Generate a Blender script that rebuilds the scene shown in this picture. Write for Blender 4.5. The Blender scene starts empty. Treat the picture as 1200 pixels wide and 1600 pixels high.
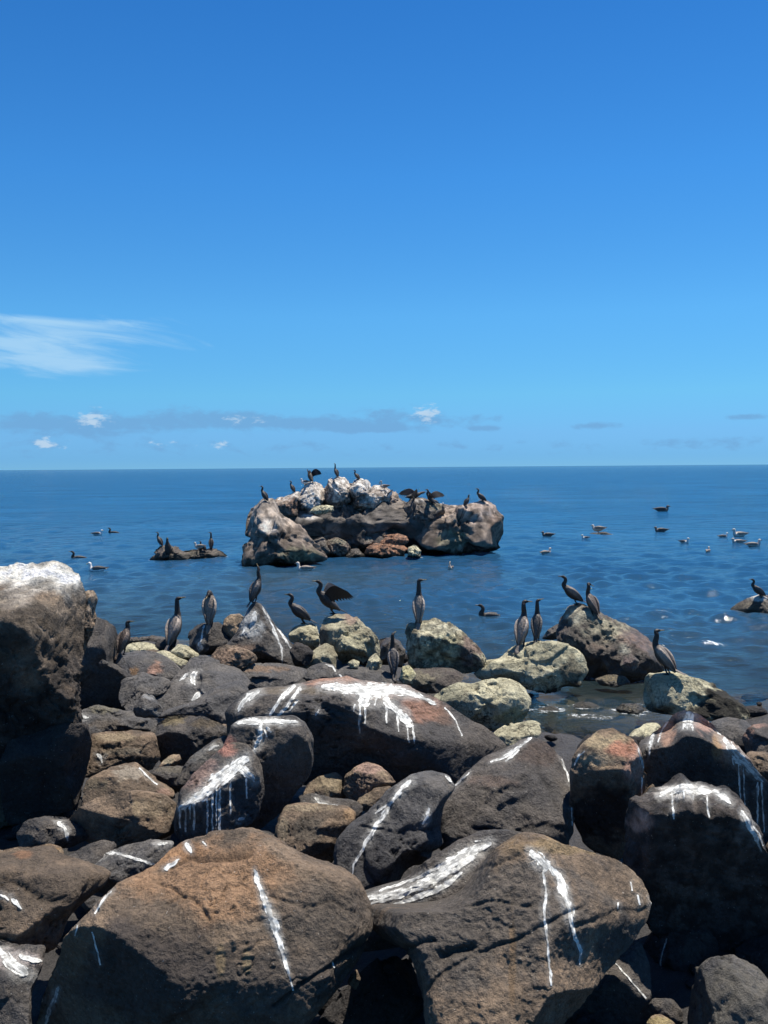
import bpy, bmesh, math, random
import numpy as np
from mathutils import Vector, Matrix
from mathutils.bvhtree import BVHTree

random.seed(7)
rng = np.random.default_rng(11)
S = bpy.context.scene
COL = S.collection
R = math.radians

# ------------------------------------------------------------------ camera
F = 1500.0                      # focal length in photograph pixels (1200 x 1600)
CAMH = 2.6
PITCH, ROLL = R(-2.67), R(0.43)
cd = bpy.data.cameras.new('camera')
cam = bpy.data.objects.new('camera', cd)
COL.objects.link(cam)
cd.sensor_fit = 'VERTICAL'
cd.sensor_height = 24.0
cd.lens = 24.0 * F / 1600.0
cd.clip_start, cd.clip_end = 0.1, 60000
CR = Matrix.Rotation(PITCH, 3, 'X') @ Matrix.Rotation(R(90), 3, 'X') @ Matrix.Rotation(-ROLL, 3, 'Z')
cam.matrix_world = Matrix.Translation((0, 0, CAMH)) @ CR.to_4x4()
S.camera = cam
CO = Vector((0, 0, CAMH))

def pdir(px, py):
    return (CR @ Vector(((px - 600) / F, (800 - py) / F, -1.0))).normalized()

# ------------------------------------------------------------------ light
SUN = Vector((0.25, 0.21, 0.945)).normalized()
sl = bpy.data.lights.new('sun', 'SUN')
sl.energy = 5.0
sl.angle = R(0.53)
sl.color = (1.0, 0.94, 0.85)
so = bpy.data.objects.new('sun', sl)
COL.objects.link(so)
so.location = (0, 0, 50)
so.rotation_euler = (-SUN).to_track_quat('-Z', 'Y').to_euler()

class NT:
    def __init__(s, tree):
        s.t = tree
        s.n = tree.nodes
        s.n.clear()
    def add(s, typ, **kw):
        n = s.n.new(typ)
        for k, v in kw.items():
            setattr(n, k, v)
        return n
    def set(s, sock, v):
        if v is None:
            return
        if hasattr(v, 'is_output') or isinstance(v, bpy.types.NodeSocket):
            s.t.links.new(v, sock)
        else:
            sock.default_value = v
    def m(s, op, a, b=None, c=None, clamp=False):
        n = s.add('ShaderNodeMath', operation=op, use_clamp=clamp)
        for i, v in enumerate((a, b, c)):
            s.set(n.inputs[i], v)
        return n.outputs[0]
    def mix(s, f, a, b, blend='MIX'):
        n = s.add('ShaderNodeMix', data_type='RGBA', blend_type=blend, clamp_factor=True)
        s.set(n.inputs[0], f)
        for i, v in ((6, a), (7, b)):
            if isinstance(v, tuple) and len(v) == 3:
                v = (*v, 1)
            s.set(n.inputs[i], v)
        return n.outputs[2]
    def noise(s, vec, scale, detail=4, rough=0.55, dist=0.0, out=0):
        n = s.add('ShaderNodeTexNoise')
        s.set(n.inputs['Vector'], vec)
        n.inputs['Scale'].default_value = scale
        n.inputs['Detail'].default_value = detail
        n.inputs['Roughness'].default_value = rough
        n.inputs['Distortion'].default_value = dist
        return n.outputs[out]
    def ramp(s, f, lo, hi):
        n = s.add('ShaderNodeMapRange', interpolation_type='SMOOTHSTEP')
        s.set(n.inputs[0], f)
        n.inputs[1].default_value, n.inputs[2].default_value = lo, hi
        return n.outputs[0]

world = bpy.data.worlds.new('World')
S.world = world
world.use_nodes = True
w = NT(world.node_tree)
sky = w.add('ShaderNodeTexSky', sky_type='NISHITA', sun_disc=False)
sky.sun_elevation = math.asin(SUN.z)
sky.sun_rotation = math.atan2(SUN.x, SUN.y)
sky.altitude = 0
sky.air_density, sky.dust_density, sky.ozone_density = 0.6, 0.0, 2.0
tc = w.add('ShaderNodeTexCoord')
sep = w.add('ShaderNodeSeparateXYZ')
w.set(sep.inputs[0], tc.outputs['Generated'])
az = w.m('ARCTAN2', sep.outputs[0], sep.outputs[1])
el = w.m('ARCSINE', sep.outputs[2])
cmb = w.add('ShaderNodeCombineXYZ')
w.set(cmb.inputs[0], az)
w.set(cmb.inputs[1], w.m('MULTIPLY', el, 2.2))
n1 = w.noise(cmb.outputs[0], 30, 7, 0.6, 0.2)
def blob(px, py, rx, ry):
    a0, e0 = (px - 600) / F, (731 - py) / F
    da = w.m('DIVIDE', w.m('SUBTRACT', az, a0), rx / F)
    de = w.m('DIVIDE', w.m('SUBTRACT', el, e0), ry / F)
    return w.m('EXPONENT', w.m('MULTIPLY', w.m('ADD', w.m('MULTIPLY', da, da), w.m('MULTIPLY', de, de)), -1.0))
def addall(bs):
    o = bs[0]
    for b in bs[1:]:
        o = w.m('ADD', o, b)
    return o
# colour balance of the clear sky over elevation (deep blue overhead, cyan lower, soft blue at the horizon), the same all round
rp = w.add('ShaderNodeValToRGB')
stops = [(0.010, (.25, .56, 1.00)), (0.034, (.35, .69, 1.06)), (0.074, (.45, .96, 1.15)), (0.154, (.51, 1.20, 1.46)), (0.287, (.40, 1.22, 1.72)), (0.48, (.27, 1.05, 1.70)), (0.95, (.70, 1.05, 1.40))]
for i, (e_, c_) in enumerate(stops):
    el_ = rp.color_ramp.elements[i] if i < 2 else rp.color_ramp.elements.new(e_)
    el_.position = e_
    el_.color = (c_[0] / 2, c_[1] / 2, c_[2] / 2, 1)
w.set(rp.inputs[0], w.m('MAXIMUM', el, 0.0))
vs = w.add('ShaderNodeVectorMath', operation='SCALE')
w.set(vs.inputs[0], w.mix(1.0, sky.outputs[0], rp.outputs[0], 'MULTIPLY'))
vs.inputs['Scale'].default_value = 2.0
skyc = vs.outputs[0]
# clouds: a low grey-blue bank, white puffs, thin cirrus
bank = addall([blob(40, 668, 120, 16), blob(190, 664, 110, 20), blob(330, 655, 90, 17), blob(430, 660, 80, 12),
               blob(520, 665, 70, 11), blob(620, 652, 60, 17), blob(730, 656, 50, 12), blob(760, 672, 40, 5), blob(600, 672, 70, 7),
               blob(920, 670, 45, 5), blob(1150, 662, 45, 5)])
far = blob(600, 701, 9000, 14)
bm_ = w.m('ADD', w.m('MULTIPLY', bank, 0.75), w.m('MULTIPLY', far, 0.36))
cm = w.ramp(w.m('ADD', w.m('MULTIPLY', n1, 2.2), bm_), 1.36, 1.95)
cm = w.m('MULTIPLY', w.m('MULTIPLY', cm, w.ramp(bm_, 0.03, 0.25)), 0.78)
c1 = w.mix(cm, skyc, (1.6, 3.7, 6.5))
white = addall([blob(158, 655, 26, 13), blob(98, 692, 22, 9), blob(668, 648, 24, 13), w.m('MULTIPLY', blob(390, 656, 45, 9), 0.55),
                w.m('MULTIPLY', blob(345, 695, 30, 7), 0.5), w.m('MULTIPLY', blob(260, 693, 25, 6), 0.45)])
wm = w.m('MULTIPLY', w.ramp(white, 0.04, 0.22), w.ramp(w.m('ADD', w.m('MULTIPLY', w.m('SUBTRACT', w.noise(cmb.outputs[0], 75, 6, 0.6, 0.2), 0.5), 2.8), white), 0.35, 1.05))
c2 = w.mix(w.m('MULTIPLY', wm, 0.8), c1, (5.2, 6.7, 8.2))
cmb2 = w.add('ShaderNodeCombineXYZ')
w.set(cmb2.inputs[0], w.m('MULTIPLY', az, 1.0))
w.set(cmb2.inputs[1], w.m('ADD', w.m('MULTIPLY', el, 7.0), w.m('MULTIPLY', az, 0.9)))
n2 = w.noise(cmb2.outputs[0], 9, 6, 0.6, 0.6)
cir = addall([blob(90, 514, 170, 10), blob(60, 537, 230, 17), w.m('MULTIPLY', blob(125, 578, 90, 17), 1.5), blob(20, 560, 150, 20)])
ci = w.m('MULTIPLY', w.ramp(cir, 0.03, 0.3), w.ramp(w.m('ADD', w.m('MULTIPLY', w.m('SUBTRACT', n2, 0.5), 3.0), w.m('MULTIPLY', cir, 0.9)), 0.25, 1.5))
c3 = w.mix(ci, c2, (3.4, 6.0, 8.6))
bg = w.add('ShaderNodeBackground')
bg.inputs['Strength'].default_value = 0.0765
w.set(bg.inputs['Color'], c3)
wo = w.add('ShaderNodeOutputWorld')
w.t.links.new(bg.outputs[0], wo.inputs[0])

S.view_settings.view_transform = 'Standard'
S.view_settings.look = 'None'
S.view_settings.exposure = 0.46
S.view_settings.gamma = 1.0
S.view_settings.use_curve_mapping = False
S.render.engine = 'CYCLES'
S.cycles.max_bounces = 6
S.cycles.transparent_max_bounces = 12
S.cycles.caustics_reflective = False
S.cycles.caustics_refractive = False

# ------------------------------------------------------------------ helpers
def tag(o, label=None, cat=None, group=None, kind=None):
    if label: o['label'] = label
    if cat: o['category'] = cat
    if group: o['group'] = group
    if kind: o['kind'] = kind
    return o

def mesh_obj(name, V, Fs, mat, parent=None, smooth=True, cols=None, attrs=None):
    me = bpy.data.meshes.new(name)
    V = np.asarray(V, dtype=np.float32)
    me.vertices.add(len(V))
    me.vertices.foreach_set('co', V.ravel())
    if isinstance(Fs, np.ndarray):
        k = Fs.shape[1]
        tot = np.full(len(Fs), k, dtype=np.int32)
        flat = Fs.astype(np.int32).ravel()
    else:
        tot = np.array([len(f) for f in Fs], dtype=np.int32)
        flat = np.array([i for f in Fs for i in f], dtype=np.int32)
    me.loops.add(len(flat))
    me.loops.foreach_set('vertex_index', flat)
    me.polygons.add(len(tot))
    me.polygons.foreach_set('loop_start', np.concatenate([[0], np.cumsum(tot)[:-1]]).astype(np.int32))
    me.polygons.foreach_set('loop_total', tot)
    me.update(calc_edges=True)
    me.validate()
    me.polygons.foreach_set('use_smooth', np.full(len(me.polygons), smooth))
    if cols is not None:
        a = me.color_attributes.new('Col', 'FLOAT_COLOR', 'POINT')
        c4 = np.ones((len(V), 4), np.float32)
        c4[:, :3] = cols
        a.data.foreach_set('color', c4.ravel())
    for k, v in (attrs or {}).items():
        a = me.attributes.new(k, 'FLOAT', 'POINT')
        a.data.foreach_set('value', np.asarray(v, np.float32))
    me.materials.append(mat)
    o = bpy.data.objects.new(name, me)
    COL.objects.link(o)
    if parent is not None:
        o.parent = parent
    return o

def empty(name, loc=(0, 0, 0)):
    o = bpy.data.objects.new(name, None)
    o.empty_display_size = 0.1
    COL.objects.link(o)
    o.location = loc
    return o

# gradient noise in numpy
_perm = rng.permutation(512).astype(np.int64)
_perm = np.concatenate([_perm, _perm, _perm])
_g = rng.normal(size=(512, 3)); _g /= np.linalg.norm(_g, axis=1)[:, None]
_g = _g.astype(np.float32)
def pn(p):
    p = np.asarray(p, np.float32)
    i = np.floor(p).astype(np.int64)
    f = p - i
    i &= 511
    u = f * f * f * (f * (f * 6 - 15) + 10)
    out = 0
    for dx in (0, 1):
        wx = u[:, 0] if dx else 1 - u[:, 0]
        for dy in (0, 1):
            wy = u[:, 1] if dy else 1 - u[:, 1]
            for dz in (0, 1):
                wz = u[:, 2] if dz else 1 - u[:, 2]
                h = _perm[_perm[_perm[(i[:, 0] + dx) & 511] + ((i[:, 1] + dy) & 511)] + ((i[:, 2] + dz) & 511)]
                g = _g[h]
                out = out + wx * wy * wz * (g[:, 0] * (f[:, 0] - dx) + g[:, 1] * (f[:, 1] - dy) + g[:, 2] * (f[:, 2] - dz))
    return out * 1.6
def fbm(p, o=4, gain=0.5, lac=2.03):
    s, a = 0, 1.0
    for k in range(o):
        s = s + a * pn(p + 17.3 * k)
        p = p * lac
        a *= gain
    return s
def ss(x, a, b):
    t = np.clip((x - a) / (b - a), 0, 1)
    return t * t * (3 - 2 * t)

_ico = {}
def ico(l):
    if l not in _ico:
        b = bmesh.new()
        bmesh.ops.create_icosphere(b, subdivisions=l, radius=1)
        _ico[l] = (np.array([v.co[:] for v in b.verts]), np.array([[v.index for v in f.verts] for f in b.faces], np.int32))
        b.free()
    return _ico[l]

# ------------------------------------------------------------------ materials
def mat(name):
    m = bpy.data.materials.new(name)
    m.use_nodes = True
    return m, NT(m.node_tree)

def rock_material(name, rough, bump, speck, wet=0.0, cracks=0.0):
    m, t = mat(name)
    tcn = t.add('ShaderNodeTexCoord')
    oi = t.add('ShaderNodeObjectInfo')
    vm = t.add('ShaderNodeVectorMath', operation='ADD')
    t.set(vm.inputs[0], tcn.outputs['Object'])
    sc = t.add('ShaderNodeVectorMath', operation='SCALE')
    cx = t.add('ShaderNodeCombineXYZ')
    for i, k in enumerate((37.0, 91.0, 53.0)):
        t.set(cx.inputs[i], t.m('MULTIPLY', oi.outputs['Random'], k))
    t.set(vm.inputs[1], cx.outputs[0])
    v = vm.outputs[0]
    at = t.add('ShaderNodeAttribute', attribute_name='Col')
    na = t.noise(v, 7, 6, 0.62)
    nb = t.noise(v, 42, 6, 0.65)
    nc = t.noise(v, 190, 3, 0.6)
    f1 = t.m('ADD', 1.0, t.m('MULTIPLY', t.m('SUBTRACT', na, 0.5), 1.2))
    f2 = t.m('ADD', f1, t.m('MULTIPLY', t.m('SUBTRACT', nb, 0.5), 1.7))
    f3 = t.m('MAXIMUM', t.m('ADD', f2, t.m('MULTIPLY', t.m('SUBTRACT', nc, 0.5), 1.1)), 0.12)
    k = t.add('ShaderNodeVectorMath', operation='SCALE')
    t.set(k.inputs[0], at.outputs['Color'])
    t.set(k.inputs['Scale'], f3)
    base = k.outputs[0]
    # dark pits and pale mineral specks
    pit = t.ramp(t.noise(v, 26, 5, 0.7, 0.8), 0.33, 0.24)
    base = t.mix(t.m('MULTIPLY', pit, 0.2), base, (0.012, 0.011, 0.010))
    sp = t.ramp(t.noise(v, 75, 2, 0.5), 0.70, 0.76)
    base = t.mix(t.m('MULTIPLY', sp, speck), base, (0.55, 0.53, 0.47))
    p = t.add('ShaderNodeBsdfPrincipled')
    t.set(p.inputs['Base Color'], base)
    t.set(p.inputs['Roughness'], t.m('ADD', rough, t.m('MULTIPLY', t.m('SUBTRACT', nb, 0.5), 0.25)))
    p.inputs['Specular IOR Level'].default_value = 0.3 + wet
    if cracks:
        wv = t.add('ShaderNodeVectorMath', operation='ADD')
        t.set(wv.inputs[0], v)
        ws = t.add('ShaderNodeVectorMath', operation='SCALE')
        t.set(ws.inputs[0], t.noise(v, 6, 4, 0.65, 0, 1))
        ws.inputs['Scale'].default_value = 0.22
        t.set(wv.inputs[1], ws.outputs[0])
        for vsc, wid in ((4.5, 0.030), (11.0, 0.045)):
            vo = t.add('ShaderNodeTexVoronoi', feature='DISTANCE_TO_EDGE')
            t.set(vo.inputs['Vector'], wv.outputs[0])
            vo.inputs['Scale'].default_value = vsc
            ck = t.m('MULTIPLY', t.ramp(vo.outputs['Distance'], wid, wid * 0.2), t.ramp(t.noise(v, vsc * 0.6, 3), 0.45, 0.62))
            base = t.mix(t.m('MULTIPLY', ck, cracks), base, (0.05, 0.043, 0.032))
            pit = t.m('ADD', pit, ck)
        p.inputs['Base Color'].default_value = (1, 1, 1, 1)
        t.set(p.inputs['Base Color'], base)
    wv2 = t.add('ShaderNodeVectorMath', operation='ADD')
    t.set(wv2.inputs[0], v)
    ws2 = t.add('ShaderNodeVectorMath', operation='SCALE')
    t.set(ws2.inputs[0], t.noise(v, 11, 3, 0.6, 0, 1))
    ws2.inputs['Scale'].default_value = 0.09
    t.set(wv2.inputs[1], ws2.outputs[0])
    chip = None
    for vsc, kk in ((7.0, 5.0), (19.0, 9.0), (46.0, 14.0)):
        vc = t.add('ShaderNodeTexVoronoi')
        t.set(vc.inputs['Vector'], wv2.outputs[0])
        vc.inputs['Scale'].default_value = vsc
        df = t.add('ShaderNodeVectorMath', operation='SUBTRACT')
        t.set(df.inputs[0], wv2.outputs[0]); t.set(df.inputs[1], vc.outputs['Position'])
        cn = t.add('ShaderNodeVectorMath', operation='SUBTRACT')
        t.set(cn.inputs[0], vc.outputs['Color']); cn.inputs[1].default_value = (0.5, 0.5, 0.5)
        dt = t.add('ShaderNodeVectorMath', operation='DOT_PRODUCT')
        t.set(dt.inputs[0], df.outputs[0]); t.set(dt.inputs[1], cn.outputs[0])
        hh = t.m('MULTIPLY', dt.outputs['Value'], kk)
        chip = hh if chip is None else t.m('ADD', chip, hh)
    hs = t.m('ADD', t.m('MULTIPLY', na, 0.7), t.m('MULTIPLY', nb, 0.75))
    hs = t.m('ADD', hs, t.m('MULTIPLY', nc, 0.22))
    hs = t.m('ADD', t.m('SUBTRACT', hs, t.m('MULTIPLY', pit, 0.08)), t.m('MULTIPLY', chip, 1.0))
    bp = t.add('ShaderNodeBump')
    bp.inputs['Strength'].default_value = bump
    bp.inputs['Distance'].default_value = 0.035
    t.set(bp.inputs['Height'], hs)
    t.t.links.new(bp.outputs[0], p.inputs['Normal'])
    o = t.add('ShaderNodeOutputMaterial')
    t.t.links.new(p.outputs[0], o.inputs[0])
    return m
M_ROCK = rock_material('weathered_rock', 0.8, 1.0, 0.5)
M_PALE = rock_material('pale_rock', 0.88, 0.8, 0.1, 0.0, 0.8)
M_WET = rock_material('wet_weedy_rock', 0.55, 0.9, 0.25, 0.3)

def guano_material():
    m, t = mat('guano')
    a1 = t.add('ShaderNodeAttribute', attribute_name='across')
    a2 = t.add('ShaderNodeAttribute', attribute_name='along')
    g = t.add('ShaderNodeNewGeometry')
    a3 = t.add('ShaderNodeAttribute', attribute_name='offset')
    cx = t.add('ShaderNodeCombineXYZ')
    t.set(cx.inputs[0], t.m('MULTIPLY', a3.outputs['Fac'], 0.30))
    t.set(cx.inputs[1], t.m('MULTIPLY', a2.outputs['Fac'], 0.055))
    oi = t.add('ShaderNodeObjectInfo')
    t.set(cx.inputs[2], t.m('MULTIPLY', oi.outputs['Random'], 40))
    st = t.noise(cx.outputs[0], 1.0, 4, 0.6, 0.3)
    nz = t.noise(g.outputs['Position'], 26, 4, 0.6, 0.3)
    nf = t.noise(g.outputs['Position'], 120, 3, 0.6)
    e = t.m('ADD', a1.outputs['Fac'], t.m('MULTIPLY', t.m('SUBTRACT', st, 0.5), 1.7))
    e = t.m('ADD', e, t.m('MULTIPLY', t.m('SUBTRACT', nz, 0.5), 0.7))
    al = t.ramp(e, 0.84, 0.60)
    thin = t.ramp(t.m('ADD', st, t.m('MULTIPLY', t.m('SUBTRACT', nz, 0.5), 0.8)), 0.38, 0.62)
    col = t.mix(thin, (0.76, 0.76, 0.71), (0.42, 0.42, 0.395))
    al = t.m('MULTIPLY', al, t.m('SUBTRACT', 0.97, t.m('MULTIPLY', thin, 0.25)))
    col = t.mix(t.ramp(nf, 0.55, 0.75), col, (0.30, 0.29, 0.27))
    p = t.add('ShaderNodeBsdfPrincipled')
    t.set(p.inputs['Base Color'], col)
    p.inputs['Roughness'].default_value = 0.75
    t.set(p.inputs['Alpha'], al)
    bp = t.add('ShaderNodeBump')
    bp.inputs['Strength'].default_value = 0.25
    bp.inputs['Distance'].default_value = 0.006
    t.set(bp.inputs['Height'], nf)
    t.t.links.new(bp.outputs[0], p.inputs['Normal'])
    o = t.add('ShaderNodeOutputMaterial')
    t.t.links.new(p.outputs[0], o.inputs[0])
    return m
M_GUANO = guano_material()

def feather_material():
    m, t = mat('plumage')
    tcn = t.add('ShaderNodeTexCoord')
    at = t.add('ShaderNodeAttribute', attribute_name='Col')
    mp = t.add('ShaderNodeMapping')
    mp.inputs['Scale'].default_value = (1, 1, 0.55)
    t.set(mp.inputs[0], tcn.outputs['Object'])
    n = t.noise(mp.outputs[0], 60, 4, 0.6, 0.4)
    vo = t.add('ShaderNodeTexVoronoi')
    t.set(vo.inputs['Vector'], mp.outputs[0])
    vo.inputs['Scale'].default_value = 48
    k = t.add('ShaderNodeVectorMath', operation='SCALE')
    t.set(k.inputs[0], at.outputs['Color'])
    t.set(k.inputs['Scale'], t.m('ADD', 0.45, t.m('ADD', t.m('MULTIPLY', n, 0.7), t.m('MULTIPLY', vo.outputs['Distance'], 0.5))))
    p = t.add('ShaderNodeBsdfPrincipled')
    t.set(p.inputs['Base Color'], k.outputs[0])
    p.inputs['Roughness'].default_value = 0.55
    p.inputs['Specular IOR Level'].default_value = 0.4
    bp = t.add('ShaderNodeBump')
    bp.inputs['Strength'].default_value = 0.5
    bp.inputs['Distance'].default_value = 0.01
    t.set(bp.inputs['Height'], vo.outputs['Distance'])
    t.t.links.new(bp.outputs[0], p.inputs['Normal'])
    o = t.add('ShaderNodeOutputMaterial')
    t.t.links.new(p.outputs[0], o.inputs[0])
    return m
M_BIRD = feather_material()

# ------------------------------------------------------------------ the sea bed and shore
XS = np.array([-40, -6, -4, -1, 0.5, 1.4, 2.2, 3.2, 5, 40.])
YS = np.array([16, 15, 14.5, 13.8, 12.6, 11.2, 10.2, 10.0, 10.3, 11.])
def ground_z(x, y):
    sh = np.interp(x, XS, YS)
    d = y - sh
    z = np.where(d < 0, 0.04 - 0.05 * d, 0.04 - 0.22 * d)
    z = np.where(d < -2.0, 0.14 - 0.055 * (-d - 2), z)
    z = np.maximum(z, np.where(d < 0, -0.30, -9))
    z = np.where(d > 8, 0.04 - 1.76 - 0.06 * (d - 8), z)
    z = z - 0.42 * np.exp(-((x - 2.35) / 0.95) ** 2 - ((y - 9.9) / 0.95) ** 2)
    return np.maximum(z, -6)
def build_ground():
    xs = np.concatenate([np.linspace(-60, -9, 24)[:-1], np.linspace(-9, 9, 150), np.linspace(9, 60, 24)[1:]])
    ys = np.concatenate([np.linspace(-6, 2.5, 12)[:-1], np.linspace(2.5, 16, 130), np.linspace(16, 90, 50)[1:]])
    X, Y = np.meshgrid(xs, ys)
    p = np.stack([X.ravel(), Y.ravel(), np.zeros(X.size)], 1)
    z = ground_z(p[:, 0], p[:, 1])
    z = z + 0.10 * fbm(p * 1.6, 4) + 0.04 * np.abs(fbm(p * 5 + 9, 3)) - 0.03
    p[:, 2] = z
    nx, ny = len(xs), len(ys)
    i = np.arange(nx * ny).reshape(ny, nx)
    Fq = np.stack([i[:-1, :-1].ravel(), i[:-1, 1:].ravel(), i[1:, 1:].ravel(), i[1:, :-1].ravel()], 1)
    t = ss(p[:, 1] - np.interp(p[:, 0], XS, YS), 0.6, -0.4)[:, None]
    c = (1 - t) * np.array([0.13, 0.10, 0.055]) + t * np.array([0.035, 0.031, 0.028])
    o = mesh_obj('ground', p, Fq, M_WET, cols=c)
    tag(o, kind='structure')
build_ground()
# ------------------------------------------------------------------ the sea
def build_sea():
    # rings round a point on the shore: fine near, wider towards the horizon
    A0, A1, NA = R(-37), R(37), 560
    r = [4.0]
    while r[-1] < 26000:
        k = r[-1]
        r.append(k + max(0.028, 0.0021 * k ** 1.32) if k < 160 else k * 1.05)
    r = np.array(r)
    a = np.linspace(A0, A1, NA)
    Rr, Aa = np.meshgrid(r, a, indexing='ij')
    X, Y = (Rr * np.sin(Aa)).ravel(), (Rr * np.cos(Aa)).ravel()
    rr = Rr.ravel()
    sp = np.maximum(0.0021 * rr ** 1.32, rr * (A1 - A0) / NA)
    Z = np.zeros_like(X)
    lg = np.random.default_rng(5)
    depth = -ground_z(X, Y)
    calm = ss(depth, -0.1, 1.2) * 0.75 + 0.25
    # wind gusts: patches with a stronger or weaker chop
    P2 = np.stack([X * 0.06, Y * 0.035, np.zeros_like(X)], 1)
    gust = 1.0 + 0.45 * pn(P2)
    for k in range(72):
        lam = 0.28 * (2.2 / 0.28) ** (lg.random() ** 1.0)
        th = R(97) + lg.normal() * 0.75
        kx, ky = math.cos(th), math.sin(th)
        amp = 0.0049 * lam ** 0.35 * (1.3 if lam < 0.95 else 0.7)
        fade = np.clip((lam / sp - 2.2) / 2.5, 0, 1)
        ph = lg.random() * 6.28
        # slowly wandering phase so that crests break up
        arg = 2 * math.pi / lam * (X * kx + Y * ky) + ph
        s_ = np.sin(arg + 0.9 * np.sin(2 * math.pi / (lam * 4.3) * (X * ky - Y * kx) + ph * 3))
        Z += amp * fade * s_
    Z = Z * calm * gust
    Z = Z + 2.5 * np.maximum(Z, 0) ** 2      # sharper crests
    V = np.stack([X, Y, Z], 1)
    nr = len(r)
    i = np.arange(nr * NA).reshape(nr, NA)
    Fq = np.stack([i[:-1, :-1].ravel(), i[:-1, 1:].ravel(), i[1:, 1:].ravel(), i[1:, :-1].ravel()], 1)
    keep = (Y > np.interp(X, XS, YS) - 2.6)[Fq].all(1)
    Fq = Fq[keep]
    opac = 1 - np.exp(-np.maximum(depth, 0) * 1.3)
    shal = np.exp(-np.maximum(depth, 0) * 0.75)
    # shoal of paler green water in the lee of the islet
    shal = shal + 0.35 * np.exp(-((X + 1.5) / 4.5) ** 2 - ((Y - 22.5) / 2.6) ** 2)
    foam = np.exp(-((X - 4.75) / 0.35) ** 2 - ((Y - 13.8) / 0.22) ** 2) + 0.8 * np.exp(-((X - 2.75) / 0.3) ** 2 - ((Y - 10.35) / 0.2) ** 2)
    # swash where rocks break the surface
    pts = []
    for o_ in ROCKS.values():
        n_ = len(o_.data.vertices)
        co = np.empty(n_ * 3, np.float32); o_.data.vertices.foreach_get('co', co)
        co = co.reshape(-1, 3) + np.array(o_.location if o_.parent is None else o_.parent.location)
        co = co[(np.abs(co[:, 2]) < 0.035) & (co[:, 1] > np.interp(co[:, 0], XS, YS) - 1.2)]
        pts.append(co[::max(1, len(co) // 700)])
    pts = np.concatenate(pts)
    from mathutils.kdtree import KDTree
    kd = KDTree(len(pts))
    for i_, p_ in enumerate(pts):
        kd.insert((p_[0], p_[1], 0), i_)
    kd.balance()
    sw = np.zeros(len(X))
    near = np.where((rr < 42) & (Y > np.interp(X, XS, YS) - 2.6))[0]
    for i_ in near:
        d_ = kd.find((X[i_], Y[i_], 0))[2]
        if d_ < 0.6:
            sw[i_] = math.exp(-(d_ / 0.17) ** 2) * 0.8
    foam = np.maximum(foam, sw)
    m, t = mat('sea_water')
    g = t.add('ShaderNodeNewGeometry')
    pos = g.outputs['Position']
    mp = t.add('ShaderNodeMapping')
    mp.inputs['Scale'].default_value = (0.42, 1, 1)
    t.set(mp.inputs[0], pos)
    a_o = t.add('ShaderNodeAttribute', attribute_name='opac').outputs['Fac']
    a_s = t.add('ShaderNodeAttribute', attribute_name='shal').outputs['Fac']
    a_f = t.add('ShaderNodeAttribute', attribute_name='foam').outputs['Fac']
    a_d = t.add('ShaderNodeAttribute', attribute_name='offing').outputs['Fac']
    big = t.ramp(t.noise(mp.outputs[0], 0.16, 6, 0.7), 0.3, 0.7)
    deep = t.mix(big, (0.004, 0.052, 0.135), (0.010, 0.090, 0.215))
    colr = t.mix(t.m('MULTIPLY', a_s, 0.9, clamp=True), deep, (0.050, 0.068, 0.048))
    fn = t.noise(pos, 14, 5, 0.75)
    fm = t.ramp(t.m('MULTIPLY', a_f, fn), 0.35, 0.52)
    colr = t.mix(fm, colr, (0.75, 0.78, 0.78))
    # small ripples
    h1 = t.noise(mp.outputs[0], 12.0, 4, 0.65, 0.5)
    h2 = t.noise(mp.outputs[0], 2.6, 4, 0.6, 0.6)
    h3 = t.noise(mp.outputs[0], 0.33, 3, 0.55, 0.4)
    hh = t.m('ADD', t.m('MULTIPLY', h1, 0.015), t.m('ADD', t.m('MULTIPLY', h2, 0.024), t.m('MULTIPLY', h3, 0.04)))
    bp = t.add('ShaderNodeBump')
    bp.inputs['Strength'].default_value = 1.0
    bp.inputs['Distance'].default_value = 1.0
    hh = t.m('MULTIPLY', hh, t.m('ADD', 1.0, t.m('MULTIPLY', t.ramp(a_d, 18, 90), 4.0)))
    t.set(bp.inputs['Height'], hh)
    nrm = bp.outputs[0]
    di = t.add('ShaderNodeBsdfDiffuse')
    t.set(di.inputs['Color'], colr)
    tr = t.add('ShaderNodeBsdfTransparent')
    tr.inputs['Color'].default_value = (0.74, 0.72, 0.60, 1)
    mx = t.add('ShaderNodeMixShader')
    t.set(mx.inputs[0], t.m('MAXIMUM', a_o, fm))
    t.t.links.new(tr.outputs[0], mx.inputs[1])
    t.t.links.new(di.outputs[0], mx.inputs[2])
    gl = t.add('ShaderNodeBsdfGlossy')
    gl.inputs['Roughness'].default_value = 0.07
    t.t.links.new(nrm, gl.inputs['Normal'])
    fr = t.add('ShaderNodeFresnel')
    fr.inputs['IOR'].default_value = 1.333
    t.t.links.new(nrm, fr.inputs['Normal'])
    m2 = t.add('ShaderNodeMixShader')
    t.set(m2.inputs[0], t.m('MINIMUM', t.m('MULTIPLY', fr.outputs[0], 0.95), 0.62))
    t.t.links.new(mx.outputs[0], m2.inputs[1])
    t.t.links.new(gl.outputs[0], m2.inputs[2])
    o = t.add('ShaderNodeOutputMaterial')
    t.t.links.new(m2.outputs[0], o.inputs[0])
    ob = mesh_obj('sea', V, Fq, m, attrs={'opac': opac, 'shal': shal, 'foam': foam, 'offing': rr})
    tag(ob, kind='structure')

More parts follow.
